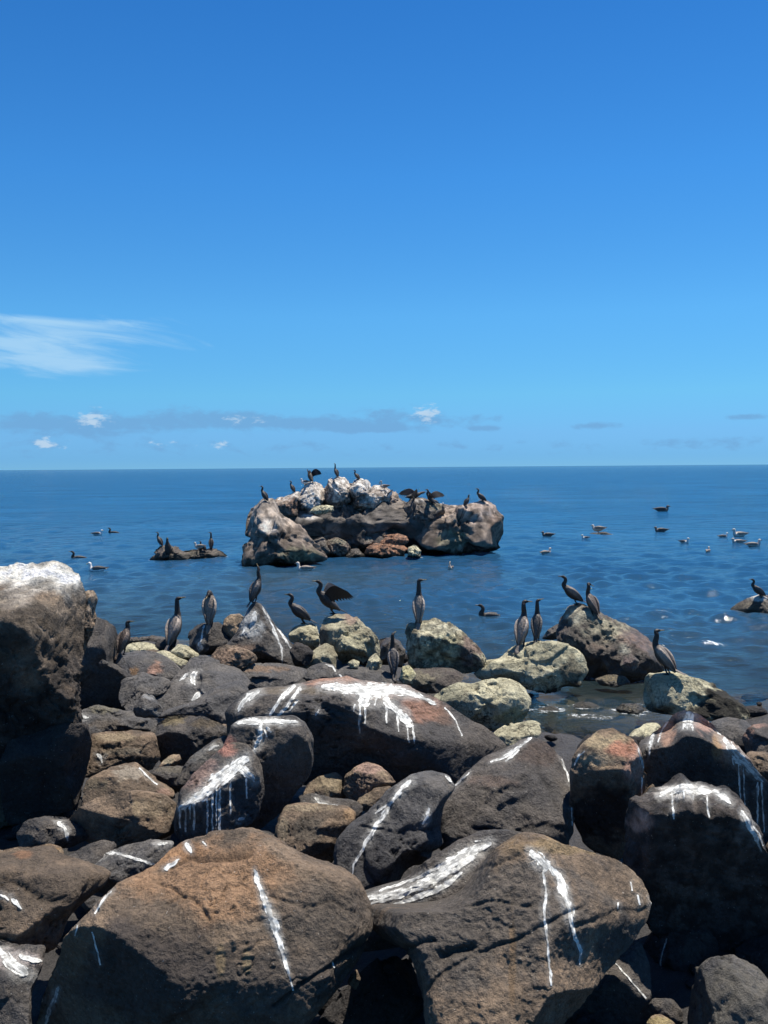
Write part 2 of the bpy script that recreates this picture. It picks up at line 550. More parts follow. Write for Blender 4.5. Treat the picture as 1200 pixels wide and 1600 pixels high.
# ------------------------------------------------------------------ rocks
PAL = {
    'dark': ((0.078, 0.072, 0.068), (0.112, 0.097, 0.083)),
    'black': ((0.040, 0.036, 0.034), (0.062, 0.052, 0.045)),
    'grey': ((0.104, 0.100, 0.098), (0.140, 0.128, 0.115)),
    'brown': ((0.130, 0.098, 0.070), (0.235, 0.170, 0.115)),
    'tan': ((0.312, 0.234, 0.156), (0.195, 0.143, 0.104)),
    'pale': ((0.54, 0.50, 0.34), (0.38, 0.35, 0.235)),
    'olive': ((0.38, 0.35, 0.24), (0.22, 0.195, 0.13)),
    'weed': ((0.060, 0.042, 0.030), (0.105, 0.085, 0.060)),
    'islet': ((0.125, 0.100, 0.082), (0.215, 0.170, 0.135)),
    'islet_grey': ((0.105, 0.093, 0.082), (0.16, 0.138, 0.117)),
    'red': ((0.280, 0.147, 0.087), (0.196, 0.119, 0.084)),
}
PINK, ORANGE, WHITE, RUST, YEL = (0.42, 0.26, 0.20), (0.36, 0.21, 0.10), (0.66, 0.64, 0.58), (0.26, 0.12, 0.07), (0.48, 0.44, 0.24)

def dist_at(py, z0=0.12):
    a = (py - 731) / F
    a = a if a > 0 else 1e-3
    return (CAMH - z0) / a

def smooth_poly(pts):
    p = np.array(pts, float)
    for _ in range(1):                           # one round of corner cutting
        q = np.roll(p, -1, 0)
        p = np.stack([0.88 * p + 0.12 * q, 0.12 * p + 0.88 * q], 1).reshape(-1, 2)
    return p

def polar(pts, n=720):
    c = np.array([0.5 * (pts[:, 0].min() + pts[:, 0].max()), 0.5 * (pts[:, 1].min() + pts[:, 1].max())])
    x, y = pts[:, 0], pts[:, 1]
    x2, y2 = np.roll(x, -1), np.roll(y, -1)
    cr = x * y2 - x2 * y
    A = cr.sum() / 2
    cc = np.array([((x + x2) * cr).sum(), ((y + y2) * cr).sum()]) / (6 * A)
    c = cc
    th = np.linspace(0, 2 * math.pi, n, endpoint=False)
    d = np.stack([np.cos(th), np.sin(th)], 1)
    r = np.full(n, 1e-6)
    for k in range(len(pts)):
        p, q = pts[k] - c, pts[(k + 1) % len(pts)] - c
        e = q - p
        den = d[:, 0] * e[1] - d[:, 1] * e[0]
        with np.errstate(all='ignore'):
            t = (p[0] * e[1] - p[1] * e[0]) / den
            s = (p[0] * d[:, 1] - p[1] * d[:, 0]) / den
        ok = (s >= -1e-9) & (s <= 1 + 1e-9) & (t > 0) & np.isfinite(t)
        r = np.where(ok, np.maximum(r, t), r)
    k = np.array([1, 2, 3, 4, 3, 2, 1.]); k /= k.sum()
    rp = np.concatenate([r[-3:], r, r[:3]])
    r = np.convolve(rp, k, 'valid')
    return c, r

ROCKS = {}
def rock(name, label, outline, pal='dark', base=None, D=None, t=0.42, k=0.0, m=0.0, e=2.3, spots=(), facets=(), g=(),
         nf=10, amp=1.0, lvl=None, mat_=None, cat=None, parent=None, group=None, seed=None, top=None, key=None, crack=1.0, z0=0.12, chip=None, knob=0.0, knobf=1.0, cuts=()):
    if chip is None:
        chip = 1.5 if pal in ('pale', 'olive') else 0.6 if len(facets) and parent is None else 1.1
    out = np.array(outline, float)
    W, Hh = np.ptp(out[:, 0]), np.ptp(out[:, 1])
    pts = smooth_poly(outline)
    c, rpx = polar(pts)
    seed = seed if seed is not None else int(c[0] * 7 + c[1] * 13)
    rg = np.random.default_rng(seed)
    if D is None:
        D = dist_at(base if base is not None else out[:, 1].max(), z0)
        D += 0.30 * t * min(W, Hh) * D / F
    wv = pdir(*c)
    P = CO + wv * (D / wv.y)
    P = np.array(P); wn = np.array(wv)
    u = np.cross(wn, (0, 0, 1)); u /= np.linalg.norm(u)
    v = np.cross(u, wn)
    mpp = np.linalg.norm(P - np.array(CO)) / math.sqrt(F * F + (c[0] - 600) ** 2 + (c[1] - 800) ** 2)   # metres per photograph pixel there
    size = min(W, Hh) * mpp
    big = max(W, Hh) * mpp
    if lvl is None:
        s = math.sqrt(W * Hh)
        lvl = 7 if s > 210 else 6 if s > 70 else 5
        if s < 24: lvl = 4
    d, Ft = ico(lvl)
    # turn the ball at random so that no mesh pattern lines up
    q = rg.normal(size=4); q /= np.linalg.norm(q)
    a_, b_, c_, d_ = q
    Rm = np.array([[1 - 2 * (c_ * c_ + d_ * d_), 2 * (b_ * c_ - a_ * d_), 2 * (b_ * d_ + a_ * c_)],
                   [2 * (b_ * c_ + a_ * d_), 1 - 2 * (b_ * b_ + d_ * d_), 2 * (c_ * d_ - a_ * b_)],
                   [2 * (b_ * d_ - a_ * c_), 2 * (c_ * d_ + a_ * b_), 1 - 2 * (b_ * b_ + c_ * c_)]])
    d = d @ Rm.T
    rho = np.hypot(d[:, 0], d[:, 1])
    nn = (rho ** e + np.abs(d[:, 2]) ** e) ** (1 / e)
    rs, cs = rho / nn, d[:, 2] / nn                       # cs < 0: towards the camera
    # random broad facets, inside the silhouette
    if nf:
        pu = np.stack([d[:, 0] / nn, d[:, 1] / nn, cs], 1)
        for _ in range(nf):
            fn = rg.normal(size=3); fn[2] = -abs(fn[2]) - 0.35; fn /= np.linalg.norm(fn)
            h = 0.60 + 0.26 * rg.random()
            cp = -(h - pu[:, 0] * fn[0] - pu[:, 1] * fn[1]) / abs(fn[2])
            cp = np.minimum(cp, 0.8)
            cs = np.where(d[:, 2] < 0, 0.5 * (cs + cp + np.sqrt((cs - cp) ** 2 + 0.0003)), np.maximum(cs, cp + 0.3 * d[:, 2]))
    th = np.arctan2(-d[:, 1], d[:, 0]) % (2 * math.pi)     # image y runs down
    ti = th / (2 * math.pi) * len(rpx)
    i0 = np.floor(ti).astype(int) % len(rpx); fr = ti - np.floor(ti)
    rr = (rpx[i0] * (1 - fr) + rpx[(i0 + 1) % len(rpx)] * fr) * mpp
    a = rs * rr * np.cos(th)
    b = -rs * rr * np.sin(th)
    T = t * size
    dep = cs * T
    dep = np.where(cs > 0, dep * 1.15, dep)
    shear = k * b + m * a
    dep = dep + shear
    # explicit faces: (px, py, depth fraction, world normal)
    for (fx, fy, df, nv) in facets:
        nv = np.array(nv, float); nv /= np.linalg.norm(nv)
        nu, nvv, nw = nv @ u, nv @ v, nv @ wn
        if nw > -0.12: nw = -0.12
        u0, v0 = (fx - c[0]) * mpp, -(fy - c[1]) * mpp
        w0 = k * v0 + m * u0 - df * 0.62 * T
        pl = w0 - (nu * (a - u0) + nvv * (b - v0)) / nw
        pl = np.minimum(pl, k * b + m * a + 1.8 * T)
        sft = 0.018 * size
        nd = 0.5 * (dep + pl + np.sqrt((dep - pl) ** 2 + sft * sft))
        dep = np.where(d[:, 2] < 0, nd, np.maximum(dep, pl + 0.35 * T * d[:, 2] + 0.5 * sft * np.maximum(0, 1 - d[:, 2] * 8)))
    V = P + np.outer(a, u) + np.outer(b, v) + np.outer(dep, wn)
    # relief
    so_ = rg.random(3) * 50
    L = (V - P) / size
    dirn = (V - P); dirn /= np.maximum(np.linalg.norm(dirn, axis=1)[:, None], 1e-6)
    dirn = dirn * 0.5 - wn * (0.5 * np.clip(-cs, 0, 1))[:, None]
    n_lo = fbm(L * 1.7 + so_, 3)
    n_mid = fbm(L * 4.6 + so_ + 7, 4, 0.55)
    warp = np.stack([n_lo, n_mid, n_lo - n_mid], 1) * 0.35
    rid = np.abs(pn((L + warp) * 2.6 + so_ + 31))
    crk = np.exp(-(rid / 0.035) ** 2) * ss(pn(L * 1.9 + so_ + 77), -0.05, 0.35)
    strat = np.abs(pn((L + warp * 0.5) @ np.diag([2.0, 2.0, 9.0]) + so_ + 55))
    def chips(q, n, sh, sl):
        sd = rg.normal(size=(n, 3)); sd /= np.linalg.norm(sd, axis=1)[:, None]; sd *= 0.55 * (0.6 + 0.8 * rg.random(n))[:, None] * np.ptp(q, axis=0).max() * 0.6
        gr = rg.normal(size=(n, 3)); of = rg.normal(size=n) * 0.35
        q = (q + warp * 0.10).astype(np.float32)
        out_ = np.zeros(len(q)); 
        for a0 in range(0, len(q), 20000):
            qq = q[a0:a0 + 20000]
            d2 = ((qq[:, None, :] - sd[None].astype(np.float32)) ** 2).sum(2)
            d2 -= d2.min(1, keepdims=True)
            w_ = np.exp(-d2 * sh); w_ /= w_.sum(1, keepdims=True)
            val = (qq @ gr.T - (sd * gr).sum(1)) * sl + of * 0.6
            out_[a0:a0 + 20000] = (w_ * np.clip(val, -1.2, 1.2)).sum(1)
        return out_
    ch1 = chips(L, 18, 160.0, 1.1)
    ch2 = chips(L, 80, 800.0, 2.2) if lvl >= 6 else 0
    fine = fbm(L * 17 + so_ + 3, 3, 0.6) if lvl >= 6 else 0
    hgt = amp * (0.034 * n_lo + 0.018 * n_mid + 0.016 * (strat - 0.2) + 0.008 * fine + chip * (0.085 * ch1 + 0.034 * ch2)) - crack * 0.040 * crk
    if knob:
        hgt = hgt + knob * (0.055 * (0.4 - np.abs(pn((L + warp * 0.4) * knobf * 5.5 + so_ + 61))) + 0.034 * (0.4 - np.abs(pn((L + warp * 0.4) * knobf * 12 + so_ + 67))) + 0.016 * (0.4 - np.abs(pn(L * (knobf * 26) + so_ + 71))))
    if lvl >= 8:
        hgt = hgt + 0.004 * fbm(L * 48 + so_ + 41, 2, 0.6)
    cutc = np.zeros(len(V))
    if cuts:                                             # cracks and ledges that the photograph shows
        Q = (V - np.array(CO)) @ np.array(CR)
        qx = 600 + F * Q[:, 0] / -Q[:, 2] + 5 * n_mid; qy = 800 - F * Q[:, 1] / -Q[:, 2] + 5 * pn(L * 9 + so_)
        for cu in cuts:
            wd_, dp_ = cu[0]
            pts_ = np.array(cu[1:], float)
            best = np.full(len(V), 1e9)
            for k_ in range(len(pts_) - 1):
                A_, B_ = pts_[k_], pts_[k_ + 1]
                e_ = B_ - A_
                tt_ = np.clip(((qx - A_[0]) * e_[0] + (qy - A_[1]) * e_[1]) / (e_ @ e_ + 1e-6), 0, 1)
                best = np.minimum(best, np.hypot(qx - A_[0] - tt_ * e_[0], qy - A_[1] - tt_ * e_[1]))
            c_ = np.exp(-(best / wd_) ** 2) * np.where(d[:, 2] < 0.1, 1, 0)
            hgt = hgt - dp_ * c_
            cutc = np.maximum(cutc, c_ * min(1, dp_ / 0.03))
    V = V + dirn * (hgt * size)[:, None]
    # colour
    c0, c1 = (np.array(x) for x in PAL[pal])
    mx_ = ss(fbm(L * 2.3 + so_ + 91, 4), -0.35, 0.45)[:, None]
    C = c0 * (1 - mx_) + c1 * mx_
    Q = (V - np.array(CO)) @ np.array(CR)                # where each point is seen, so that stains and painted-in shade land where they are seen
    px_ = 600 + F * Q[:, 0] / -Q[:, 2]; py_ = 800 - F * Q[:, 1] / -Q[:, 2]
    edge_n = fbm(L * 6 + so_ + 13, 4, 0.6)
    for sp_ in spots:
        sx, sy, rx, ry, cl = sp_[:5]
        st = sp_[5] if len(sp_) > 5 else 0.85
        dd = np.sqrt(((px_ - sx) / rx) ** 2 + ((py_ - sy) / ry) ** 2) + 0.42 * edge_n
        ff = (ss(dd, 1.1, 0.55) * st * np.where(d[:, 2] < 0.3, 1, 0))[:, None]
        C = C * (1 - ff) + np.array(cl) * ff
    if top is not None:                                  # dust and lichen lying on what faces up
        cl, st = top
        hz = (V - P)[:, 2] / (0.5 * Hh * mpp)
        ff = (ss(hz + 0.5 * edge_n, 0.35, 0.95) * st)[:, None]
        C = C * (1 - ff) + np.array(cl) * ff
    if knob:
        C = C * (0.55 + 1.15 * ss(fbm(L * 9 + so_ + 23, 3, 0.6), -0.6, 0.7))[:, None]
    if g:                                                # a chalky film round the splashes
        film = np.zeros(len(C))
        for st in g:
            q_ = np.array(st, float)
            for k_ in range(len(q_) - 1):
                A_, B_ = q_[k_], q_[k_ + 1]
                e_ = B_[:2] - A_[:2]
                tt_ = np.clip(((px_ - A_[0]) * e_[0] + (py_ - A_[1]) * e_[1]) / (e_ @ e_ + 1e-6), 0, 1)
                dd = np.hypot(px_ - A_[0] - tt_ * e_[0], py_ - A_[1] - tt_ * e_[1])
                wq = A_[2] + (B_[2] - A_[2]) * tt_
                film = np.maximum(film, ss(dd + 5 * edge_n, wq * 0.9 + 3, wq * 0.3) * np.clip(wq / 16, 0.1, 0.6))
        film = (film * np.where(d[:, 2] < 0.3, 1, 0))[:, None]
        C = C * (1 - film) + np.array((0.40, 0.39, 0.36)) * film
    wet = ss(V[:, 2] + 0.10 * edge_n, 0.17, 0.05) * ss(V[:, 1], 9.0, 10.0)   # dark algae band above the water
    C = C * (1 - wet[:, None]) + np.array((0.020, 0.017, 0.010)) * wet[:, None]
    C = C * (1 - 0.45 * cutc)[:, None]
    C = C * (1 - 0.55 * crk * crack)[:, None]
    mt = mat_ or (M_PALE if pal in ('pale', 'olive') else M_WET if pal == 'weed' else M_ROCK)
    if parent is None:
        org = np.array([P[0], P[1], V[:, 2].min()])
    else:
        org = np.array(parent.location)
    o = mesh_obj(name, V - org, Ft, mt, parent=parent, cols=np.clip(C, 0.008, 0.8))
    if parent is None:
        o.location = org
        tag(o, label, cat or ('boulder' if big > 0.75 else 'rock'), group or 'rocks heaped along the shore')
    elif label:
        tag(o, label)
    ROCKS[key or len(ROCKS)] = o
    if g:
        bv = BVHTree.FromPolygons(V.tolist(), Ft.tolist())
        for st in g:
            streak(o, org, bv, st, mpp, rg)
    return o

def streak(o, org, bv, pl, mpp, rg):
    """a splash or trickle of guano: a thin crust laid on the rock along a line of (px, py, width)"""
    pl = np.array(pl, float)
    # extra wander
    seg = np.hypot(*np.diff(pl[:, :2], axis=0).T)
    cum = np.concatenate([[0], np.cumsum(seg)])
    n = max(5, int(cum[-1] / 1.6))
    s = np.linspace(0, cum[-1], n)
    x = np.interp(s, cum, pl[:, 0]); y = np.interp(s, cum, pl[:, 1]); wd = np.interp(s, cum, pl[:, 2]) * 0.76
    sd = rg.random() * 100
    q = np.stack([s / 14.0, np.full(n, sd), np.zeros(n)], 1)
    jx = pn(q) * np.minimum(2.6, 0.8 + wd * 0.10) + pn(q * 3.1 + 5) * 0.5
    wj = 1 + 0.40 * pn(q * 0.8 + 9) + 0.14 * pn(q * 3.1 + 3)
    tx, ty = np.gradient(x), np.gradient(y)
    l = np.hypot(tx, ty) + 1e-9
    nx, ny = -ty / l, tx / l
    x = x + nx * jx; y = y + ny * jx
    tap = np.minimum(1, np.minimum(s / 5 + 0.35, (cum[-1] - s) / 6 + 0.25))
    hw = np.maximum(1.1, 0.5 * wd * np.clip(wj, 0.4, 1.7) * tap) * 1.35
    m_ = int(np.clip(np.max(hw) / 1.4, 2, 16)) * 2 + 1
    tt = np.linspace(-1, 1, m_)
    V, idx, ac, al, of = [], {}, [], [], []
    for i in range(n):
        for j in range(m_):
            d = pdir(x[i] + nx[i] * tt[j] * hw[i], y[i] + ny[i] * tt[j] * hw[i])
            h, nr, _, _ = bv.ray_cast(CO, d)
            if h is None:
                continue
            if nr.dot(d) > 0: nr = -nr
            idx[i, j] = len(V)
            V.append(h - d * (0.004 + 0.35 * mpp))
            ac.append(abs(tt[j])); al.append(s[i] * mpp * 250); of.append(tt[j] * hw[i] * mpp * 250)
    Fq = []
    lim = 22 * mpp
    for i in range(n - 1):
        for j in range(m_ - 1):
            k4 = [(i, j), (i, j + 1), (i + 1, j + 1), (i + 1, j)]
            if all(z in idx for z in k4):
                f = [idx[z] for z in k4]
                if (V[f[0]] - V[f[2]]).length < lim:
                    Fq.append(f)
    # keep the one largest unbroken piece
    par = list(range(len(V)))
    def root_(q_):
        while par[q_] != q_:
            par[q_] = par[par[q_]]; q_ = par[q_]
        return q_
    for f in Fq:
        for q_ in f[1:]:
            par[root_(q_)] = root_(f[0])
    cnt = {}
    for f in Fq:
        cnt[root_(f[0])] = cnt.get(root_(f[0]), 0) + 1
    if cnt:
        best_ = max(cnt, key=cnt.get)
        Fq = [f for f in Fq if root_(f[0]) == best_]
        used_ = sorted({q_ for f in Fq for q_ in f})
        mp_ = {q_: i_ for i_, q_ in enumerate(used_)}
        Fq = [[mp_[q_] for q_ in f] for f in Fq]
        V = [V[q_] for q_ in used_]; ac = [ac[q_] for q_ in used_]; al = [al[q_] for q_ in used_]; of = [of[q_] for q_ in used_]
    if len(Fq) < 2:
        return
    V = np.array([v[:] for v in V]) - org
    mesh_obj('guano_streak', V, Fq, M_GUANO, parent=o, attrs={'across': ac, 'along': al, 'offset': of})

def drip(x, y0, y1, w_=3.5, lean=0):
    return [(x, y0, w_ * 1.3), (x + lean * 0.5, (y0 + y1) / 2, w_), (x + lean, y1, w_ * 0.8)]
DN = (0, -1, -0.25)      # a face leaning out over its foot
VT = (0.05, -1, 0.0)     # a standing face
# ---- the tall rock at the edge of the view
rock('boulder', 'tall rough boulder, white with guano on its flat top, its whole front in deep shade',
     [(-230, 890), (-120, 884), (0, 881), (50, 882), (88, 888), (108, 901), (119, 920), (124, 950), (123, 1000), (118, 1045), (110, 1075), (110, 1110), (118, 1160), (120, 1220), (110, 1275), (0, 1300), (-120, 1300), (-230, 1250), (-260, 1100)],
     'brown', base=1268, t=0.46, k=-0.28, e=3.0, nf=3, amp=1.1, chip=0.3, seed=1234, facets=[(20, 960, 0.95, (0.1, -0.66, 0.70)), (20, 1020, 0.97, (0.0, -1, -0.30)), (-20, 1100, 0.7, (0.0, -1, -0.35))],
     spots=[(0, 893, 260, 42, WHITE, 0.92), (100, 910, 24, 20, WHITE, 0.7), (20, 930, 40, 24, (0.45,0.42,0.37), 0.7), (-60, 960, 300, 60, (0.15, 0.12, 0.09), 0.7), (0, 1150, 400, 130, (0.035, 0.030, 0.027), 0.9)], crack=0.5, knob=0.8, knobf=1.9)  # last, near-black spot paints the deep shade of the front into the colour
rock('boulder', 'small rough shoulder block with a pale crust, behind the tall guano-topped boulder',
     [(118, 935), (126, 928), (146, 926), (151, 942), (148, 965), (141, 990), (130, 1020), (118, 1040), (108, 1035), (105, 960)], 'brown', D=7.6, t=0.5, k=-0.1, amp=1.5, knob=1.0, cat='rock',
     spots=[(140, 940, 22, 25, (0.30, 0.24, 0.18), 0.7)])
rock('boulder', 'dark round boulder lying in the shade under the tall guano-topped boulder',
     [(20, 1150), (70, 1138), (112, 1135), (136, 1140), (144, 1165), (139, 1190), (130, 1225), (115, 1265), (60, 1285), (10, 1280), (0, 1200)], 'black', base=1262, t=0.4, k=-0.4, facets=[(75, 1200, 0.7, (0, -1, -0.4))])
# ---- behind it
rock('boulder', 'dark slanting shaded boulder with lit crest, behind the tall guano-topped boulder',
     [(95, 1010), (125, 975), (148, 962), (165, 968), (180, 982), (187, 1005), (186, 1030), (198, 1050), (198, 1080), (196, 1112), (160, 1120), (110, 1118), (90, 1060)], 'dark', base=1112, t=0.42, k=-0.1, m=-0.5,
     facets=[(170, 1040, 0.7, (0.1, -1, -0.35)), (150, 1005, 0.8, (-0.2, -0.6, 0.78))])
rock('rock', 'small rounded stone stuck on the dark slanting boulder', [(154, 1036), (160, 1030), (168, 1034), (169, 1040), (160, 1043)], 'grey', D=8.6, cat='rock')
rock('rock', 'smooth dark rock tucked between the slanting boulder and the grey slabs', [(178, 1030), (187, 1018), (196, 1030), (201, 1048), (198, 1065), (190, 1080), (180, 1070)], 'grey', D=9.9, k=0.2, cat='rock')
rock('slab', 'dark slab with rusty cracks below the pale flat shore stones',
     [(185, 1030), (196, 1018), (217, 1015), (240, 1018), (260, 1028), (284, 1050), (270, 1063), (240, 1062), (205, 1062), (190, 1050)], 'grey', base=1066, t=0.4, k=0.9, cat='rock',
     spots=[(210, 1049, 8, 7, ORANGE), (245, 1044, 10, 12, (0.34, 0.2, 0.14)), (238, 1050, 8, 8, PINK)])
rock('slab', 'smooth charcoal slab with a crack across its lower face',
     [(188, 1083), (192, 1060), (225, 1050), (268, 1066), (262, 1085), (236, 1092), (214, 1103), (208, 1116), (196, 1106)], 'grey', base=1116, t=0.35, k=0.9, cat='rock', m=0.1)
rock('rock', 'grey stone peppered with white flecks, leaning on the charcoal slab',
     [(208, 1108), (214, 1096), (226, 1083), (240, 1087), (246, 1100), (254, 1108), (249, 1122), (232, 1122), (214, 1119)], 'grey', base=1122, D=8.7, t=0.4, k=0.4, cat='rock',
     spots=[(234, 1088, 12, 7, (0.3, 0.3, 0.29), 0.7), (232, 1112, 20, 9, (0.24, 0.24, 0.23), 0.6)])
rock('slab', 'broad charcoal slab with a white splash on its upper slope',
     [(236, 1090), (266, 1066), (288, 1044), (300, 1026), (322, 1022), (346, 1034), (378, 1052), (390, 1072), (370, 1092), (340, 1108), (290, 1108), (250, 1106)], 'grey', base=1108, t=0.3, k=1.1, cat='rock', nf=9,
     g=[[(308, 1049, 7), (302, 1056, 15), (300, 1063, 12), (305, 1071, 4)], [(295, 1053, 6), (286, 1060, 5), (280, 1064, 3)], [(313, 1083, 9), (306, 1089, 8), (299, 1094, 4)]])
rock('slab', 'low dark slab with a split front edge, under the charcoal slab with the white splash',
     [(246, 1118), (258, 1106), (300, 1094), (345, 1070), (380, 1062), (392, 1082), (368, 1098), (356, 1112), (356, 1134), (330, 1132), (300, 1122), (268, 1118)], 'grey', base=1136, t=0.32, k=0.75, cat='rock',
     facets=[(335, 1118, 0.7, (-0.1, -1, 0.25))])
rock('slab', 'brown-stained flat slab reaching the foot of the pointed streaked rock',
     [(312, 1062), (345, 1044), (387, 1038), (444, 1037), (487, 1050), (468, 1068), (420, 1078), (375, 1085), (330, 1082)], 'grey', base=1082, t=0.32, k=1.0, cat='rock',
     spots=[(400, 1045, 60, 6, (0.22, 0.15, 0.10)), (330, 1055, 30, 6, (0.22, 0.14, 0.09)), (360, 1066, 8, 12, (0.24, 0.16, 0.11))])
rock('rock', 'round-backed dark boulder with mossy brown top and deeply shaded front, beside a tan pebble',
     [(243, 1152), (247, 1128), (264, 1115), (285, 1116), (317, 1121), (345, 1133), (362, 1146), (358, 1162), (333, 1182), (296, 1194), (255, 1196), (245, 1175)], 'dark', base=1194, t=0.45, k=0.1, cat='boulder',
     spots=[(268, 1124, 22, 12, (0.20, 0.16, 0.09)), (320, 1130, 26, 8, (0.14, 0.11, 0.075))], facets=[(275, 1150, 0.75, (-0.35, -1, -0.2)), (330, 1150, 0.75, (0.45, -0.75, 0.4))])
rock('rock', 'tan wedge of stone between two dark rocks near the boulder with the pink crest', [(338, 1138), (345, 1131), (358, 1132), (360, 1142), (350, 1146)], 'tan', D=8.4, k=0.5, cat='rock')
rock('slab', 'grey slab with a white patch, beside the shaded tall boulder',
     [(108, 1140), (112, 1120), (126, 1107), (155, 1100), (180, 1108), (212, 1117), (247, 1130), (248, 1152), (220, 1150), (180, 1146), (140, 1148)], 'grey', base=1152, t=0.36, k=0.8, cat='rock',
     spots=[(160, 1108, 30, 8, (0.2, 0.18, 0.12), 0.6), (165, 1132, 30, 8, (0.15, 0.12, 0.09), 0.6)], g=[[(120, 1118, 9), (130, 1121, 8), (139, 1121, 5)], [(114, 1132, 5), (126, 1132, 4)]])
rock('rock', 'layered tan and brown rock below the grey slab with the white patch',
     [(128, 1195), (142, 1170), (144, 1143), (175, 1141), (215, 1143), (242, 1148), (248, 1170), (250, 1190), (234, 1208), (200, 1206), (160, 1212), (132, 1208)], 'brown', base=1212, t=0.42, k=0.3, cat='boulder', crack=1.6,
     spots=[(180, 1152, 38, 8, (0.30, 0.235, 0.15)), (190, 1174, 40, 6, (0.20, 0.165, 0.12))], cuts=[[(3, 0.05), (140, 1166), (170, 1168), (200, 1164), (226, 1168)], [(2.5, 0.03), (150, 1190), (200, 1186), (240, 1192)]], facets=[(180, 1165, 0.85, (0, -0.75, 0.55))], g=[[(151, 1178, 6), (156, 1182, 9), (160, 1192, 5)]])
rock('rock', 'weathered brown rock with a pale ridge, behind the boulder with the diagonal shadow',
     [(127, 1254), (130, 1237), (140, 1212), (165, 1202), (190, 1196), (213, 1194), (228, 1208), (246, 1226), (270, 1240), (274, 1256), (240, 1254), (190, 1254), (150, 1262)], 'brown', base=1262, t=0.4, k=0.4, cat='boulder',
     spots=[(205, 1208, 30, 12, (0.38, 0.33, 0.26), 0.75), (255, 1240, 14, 8, PINK, 0.5), (150, 1225, 22, 10, (0.15, 0.12, 0.08))], g=[[(217, 1200, 3), (230, 1213, 4), (246, 1226, 3)]])
rock('rock', 'small tan pebble lying in front of the round-backed dark boulder', [(247, 1197), (257, 1186), (270, 1179), (281, 1180), (284, 1189), (276, 1197), (262, 1200)], 'tan', D=7.7, t=0.5, k=0.5, cat='stone', spots=[(262, 1190, 10, 8, (0.42, 0.36, 0.25))])
rock('rock', 'speckled dark stone under the small tan pebble', [(236, 1206), (250, 1197), (284, 1199), (292, 1222), (284, 1240), (265, 1232), (246, 1220)], 'dark', base=1240, t=0.45, k=0.5, cat='rock', spots=[(265, 1202, 24, 7, (0.18, 0.16, 0.12), 0.6)])
rock('slab', 'dark slab with a white blot, wedged behind the square-topped boulder',
     [(276, 1222), (292, 1186), (326, 1162), (352, 1150), (364, 1160), (350, 1180), (322, 1200), (296, 1224)], 'dark', D=7.3, t=0.35, k=0.7, cat='rock',
     g=[[(326, 1172, 6), (334, 1167, 9), (342, 1165, 5)]], spots=[(312, 1180, 20, 14, (0.16, 0.16, 0.15), 0.5)])
# ---- pale flat stones on the waterline and the dark ones among them
rock('slab', 'smooth pale green flat stone on the waterline beside the hunched cormorant', [(190, 1012), (205, 1004), (228, 1003), (243, 1009), (246, 1018), (225, 1022), (200, 1019)], 'pale', D=12.6, t=0.5, k=1.1, cat='stone')
rock('slab', 'pale flat stone under the tail of the cormorant standing among the shore stones', [(238, 1020), (256, 1015), (275, 1022), (293, 1034), (288, 1048), (266, 1040), (246, 1030)], 'pale', D=12.0, t=0.5, k=1.0, cat='stone')
rock('slab', 'pale triangular stone between the cormorant and the white-streaked dark rock', [(267, 1018), (279, 1005), (292, 1008), (312, 1024), (302, 1033), (286, 1034)], 'pale', D=12.1, t=0.5, k=0.6, cat='stone', nf=10)
rock('rock', 'dark wet stone at the waterline behind the pale triangular stone', [(238, 1012), (246, 1000), (262, 998), (276, 1004), (274, 1016), (256, 1018)], 'black', D=12.7, t=0.5, k=0.3, cat='stone')
rock('rock', 'brown pebble at the waterline beyond the smooth pale green stone', [(192, 1006), (200, 996), (214, 995), (222, 1002), (210, 1007)], 'weed', D=13.4, t=0.6, cat='stone')
rock('rock', 'wet weedy stone awash at the waterline beyond the pale stones', [(212, 1004), (222, 995), (240, 993), (252, 999), (244, 1006), (226, 1007)], 'weed', D=13.8, t=0.6, cat='stone')
rock('rock', 'dark rock with a thin white trickle under the preening cormorant',
     [(294, 1008), (296, 990), (306, 976), (322, 972), (344, 974), (356, 985), (362, 1006), (350, 1024), (326, 1024), (304, 1022)], 'dark', base=1030, t=0.45, k=0.5, cat='rock', nf=10,
     g=[[(319, 977, 3), (316, 990, 3.5), (313, 1003, 4)], [(312, 1003, 6), (313, 1012, 8), (311, 1020, 4)]])
rock('rock', 'rounded orange-tan stone behind the pointed streaked rock', [(346, 985), (350, 968), (360, 960), (374, 959), (384, 968), (380, 992), (362, 998), (350, 996)], 'tan', D=12.6, t=0.5, k=0.2, cat='rock', spots=[(366, 975, 20, 18, (0.46, 0.34, 0.22), 0.8)])
rock('rock', 'pointed dark rock with long white streaks, a cormorant perched on its tip',
     [(334, 1022), (356, 1004), (370, 985), (380, 966), (390, 948), (398, 939), (408, 944), (420, 962), (442, 990), (462, 1014), (470, 1032), (462, 1046), (430, 1044), (392, 1044), (356, 1042)], 'dark', base=1050, t=0.5, k=0.25, cat='boulder', nf=4,
     facets=[(412, 985, 0.95, (0.75, -0.55, 0.4)), (385, 990, 0.95, (-0.15, -0.75, 0.64))],
     spots=[(392, 975, 20, 26, (0.42, 0.43, 0.42), 0.85), (388, 1020, 30, 14, (0.24, 0.16, 0.11), 0.8), (440, 1015, 30, 20, (0.15, 0.15, 0.145), 0.5)],
     g=[[(411, 947, 4), (422, 970, 4), (432, 995, 5), (440, 1012, 4), (441, 1040, 2.5)], [(415, 950, 3), (432, 974, 4), (450, 1005, 3.5), (464, 1032, 4)], [(400, 955, 8), (396, 970, 10), (391, 985, 6)], [(383, 978, 6), (379, 990, 4)], [(430, 975, 3), (446, 1000, 2.5), (460, 1020, 2)]])
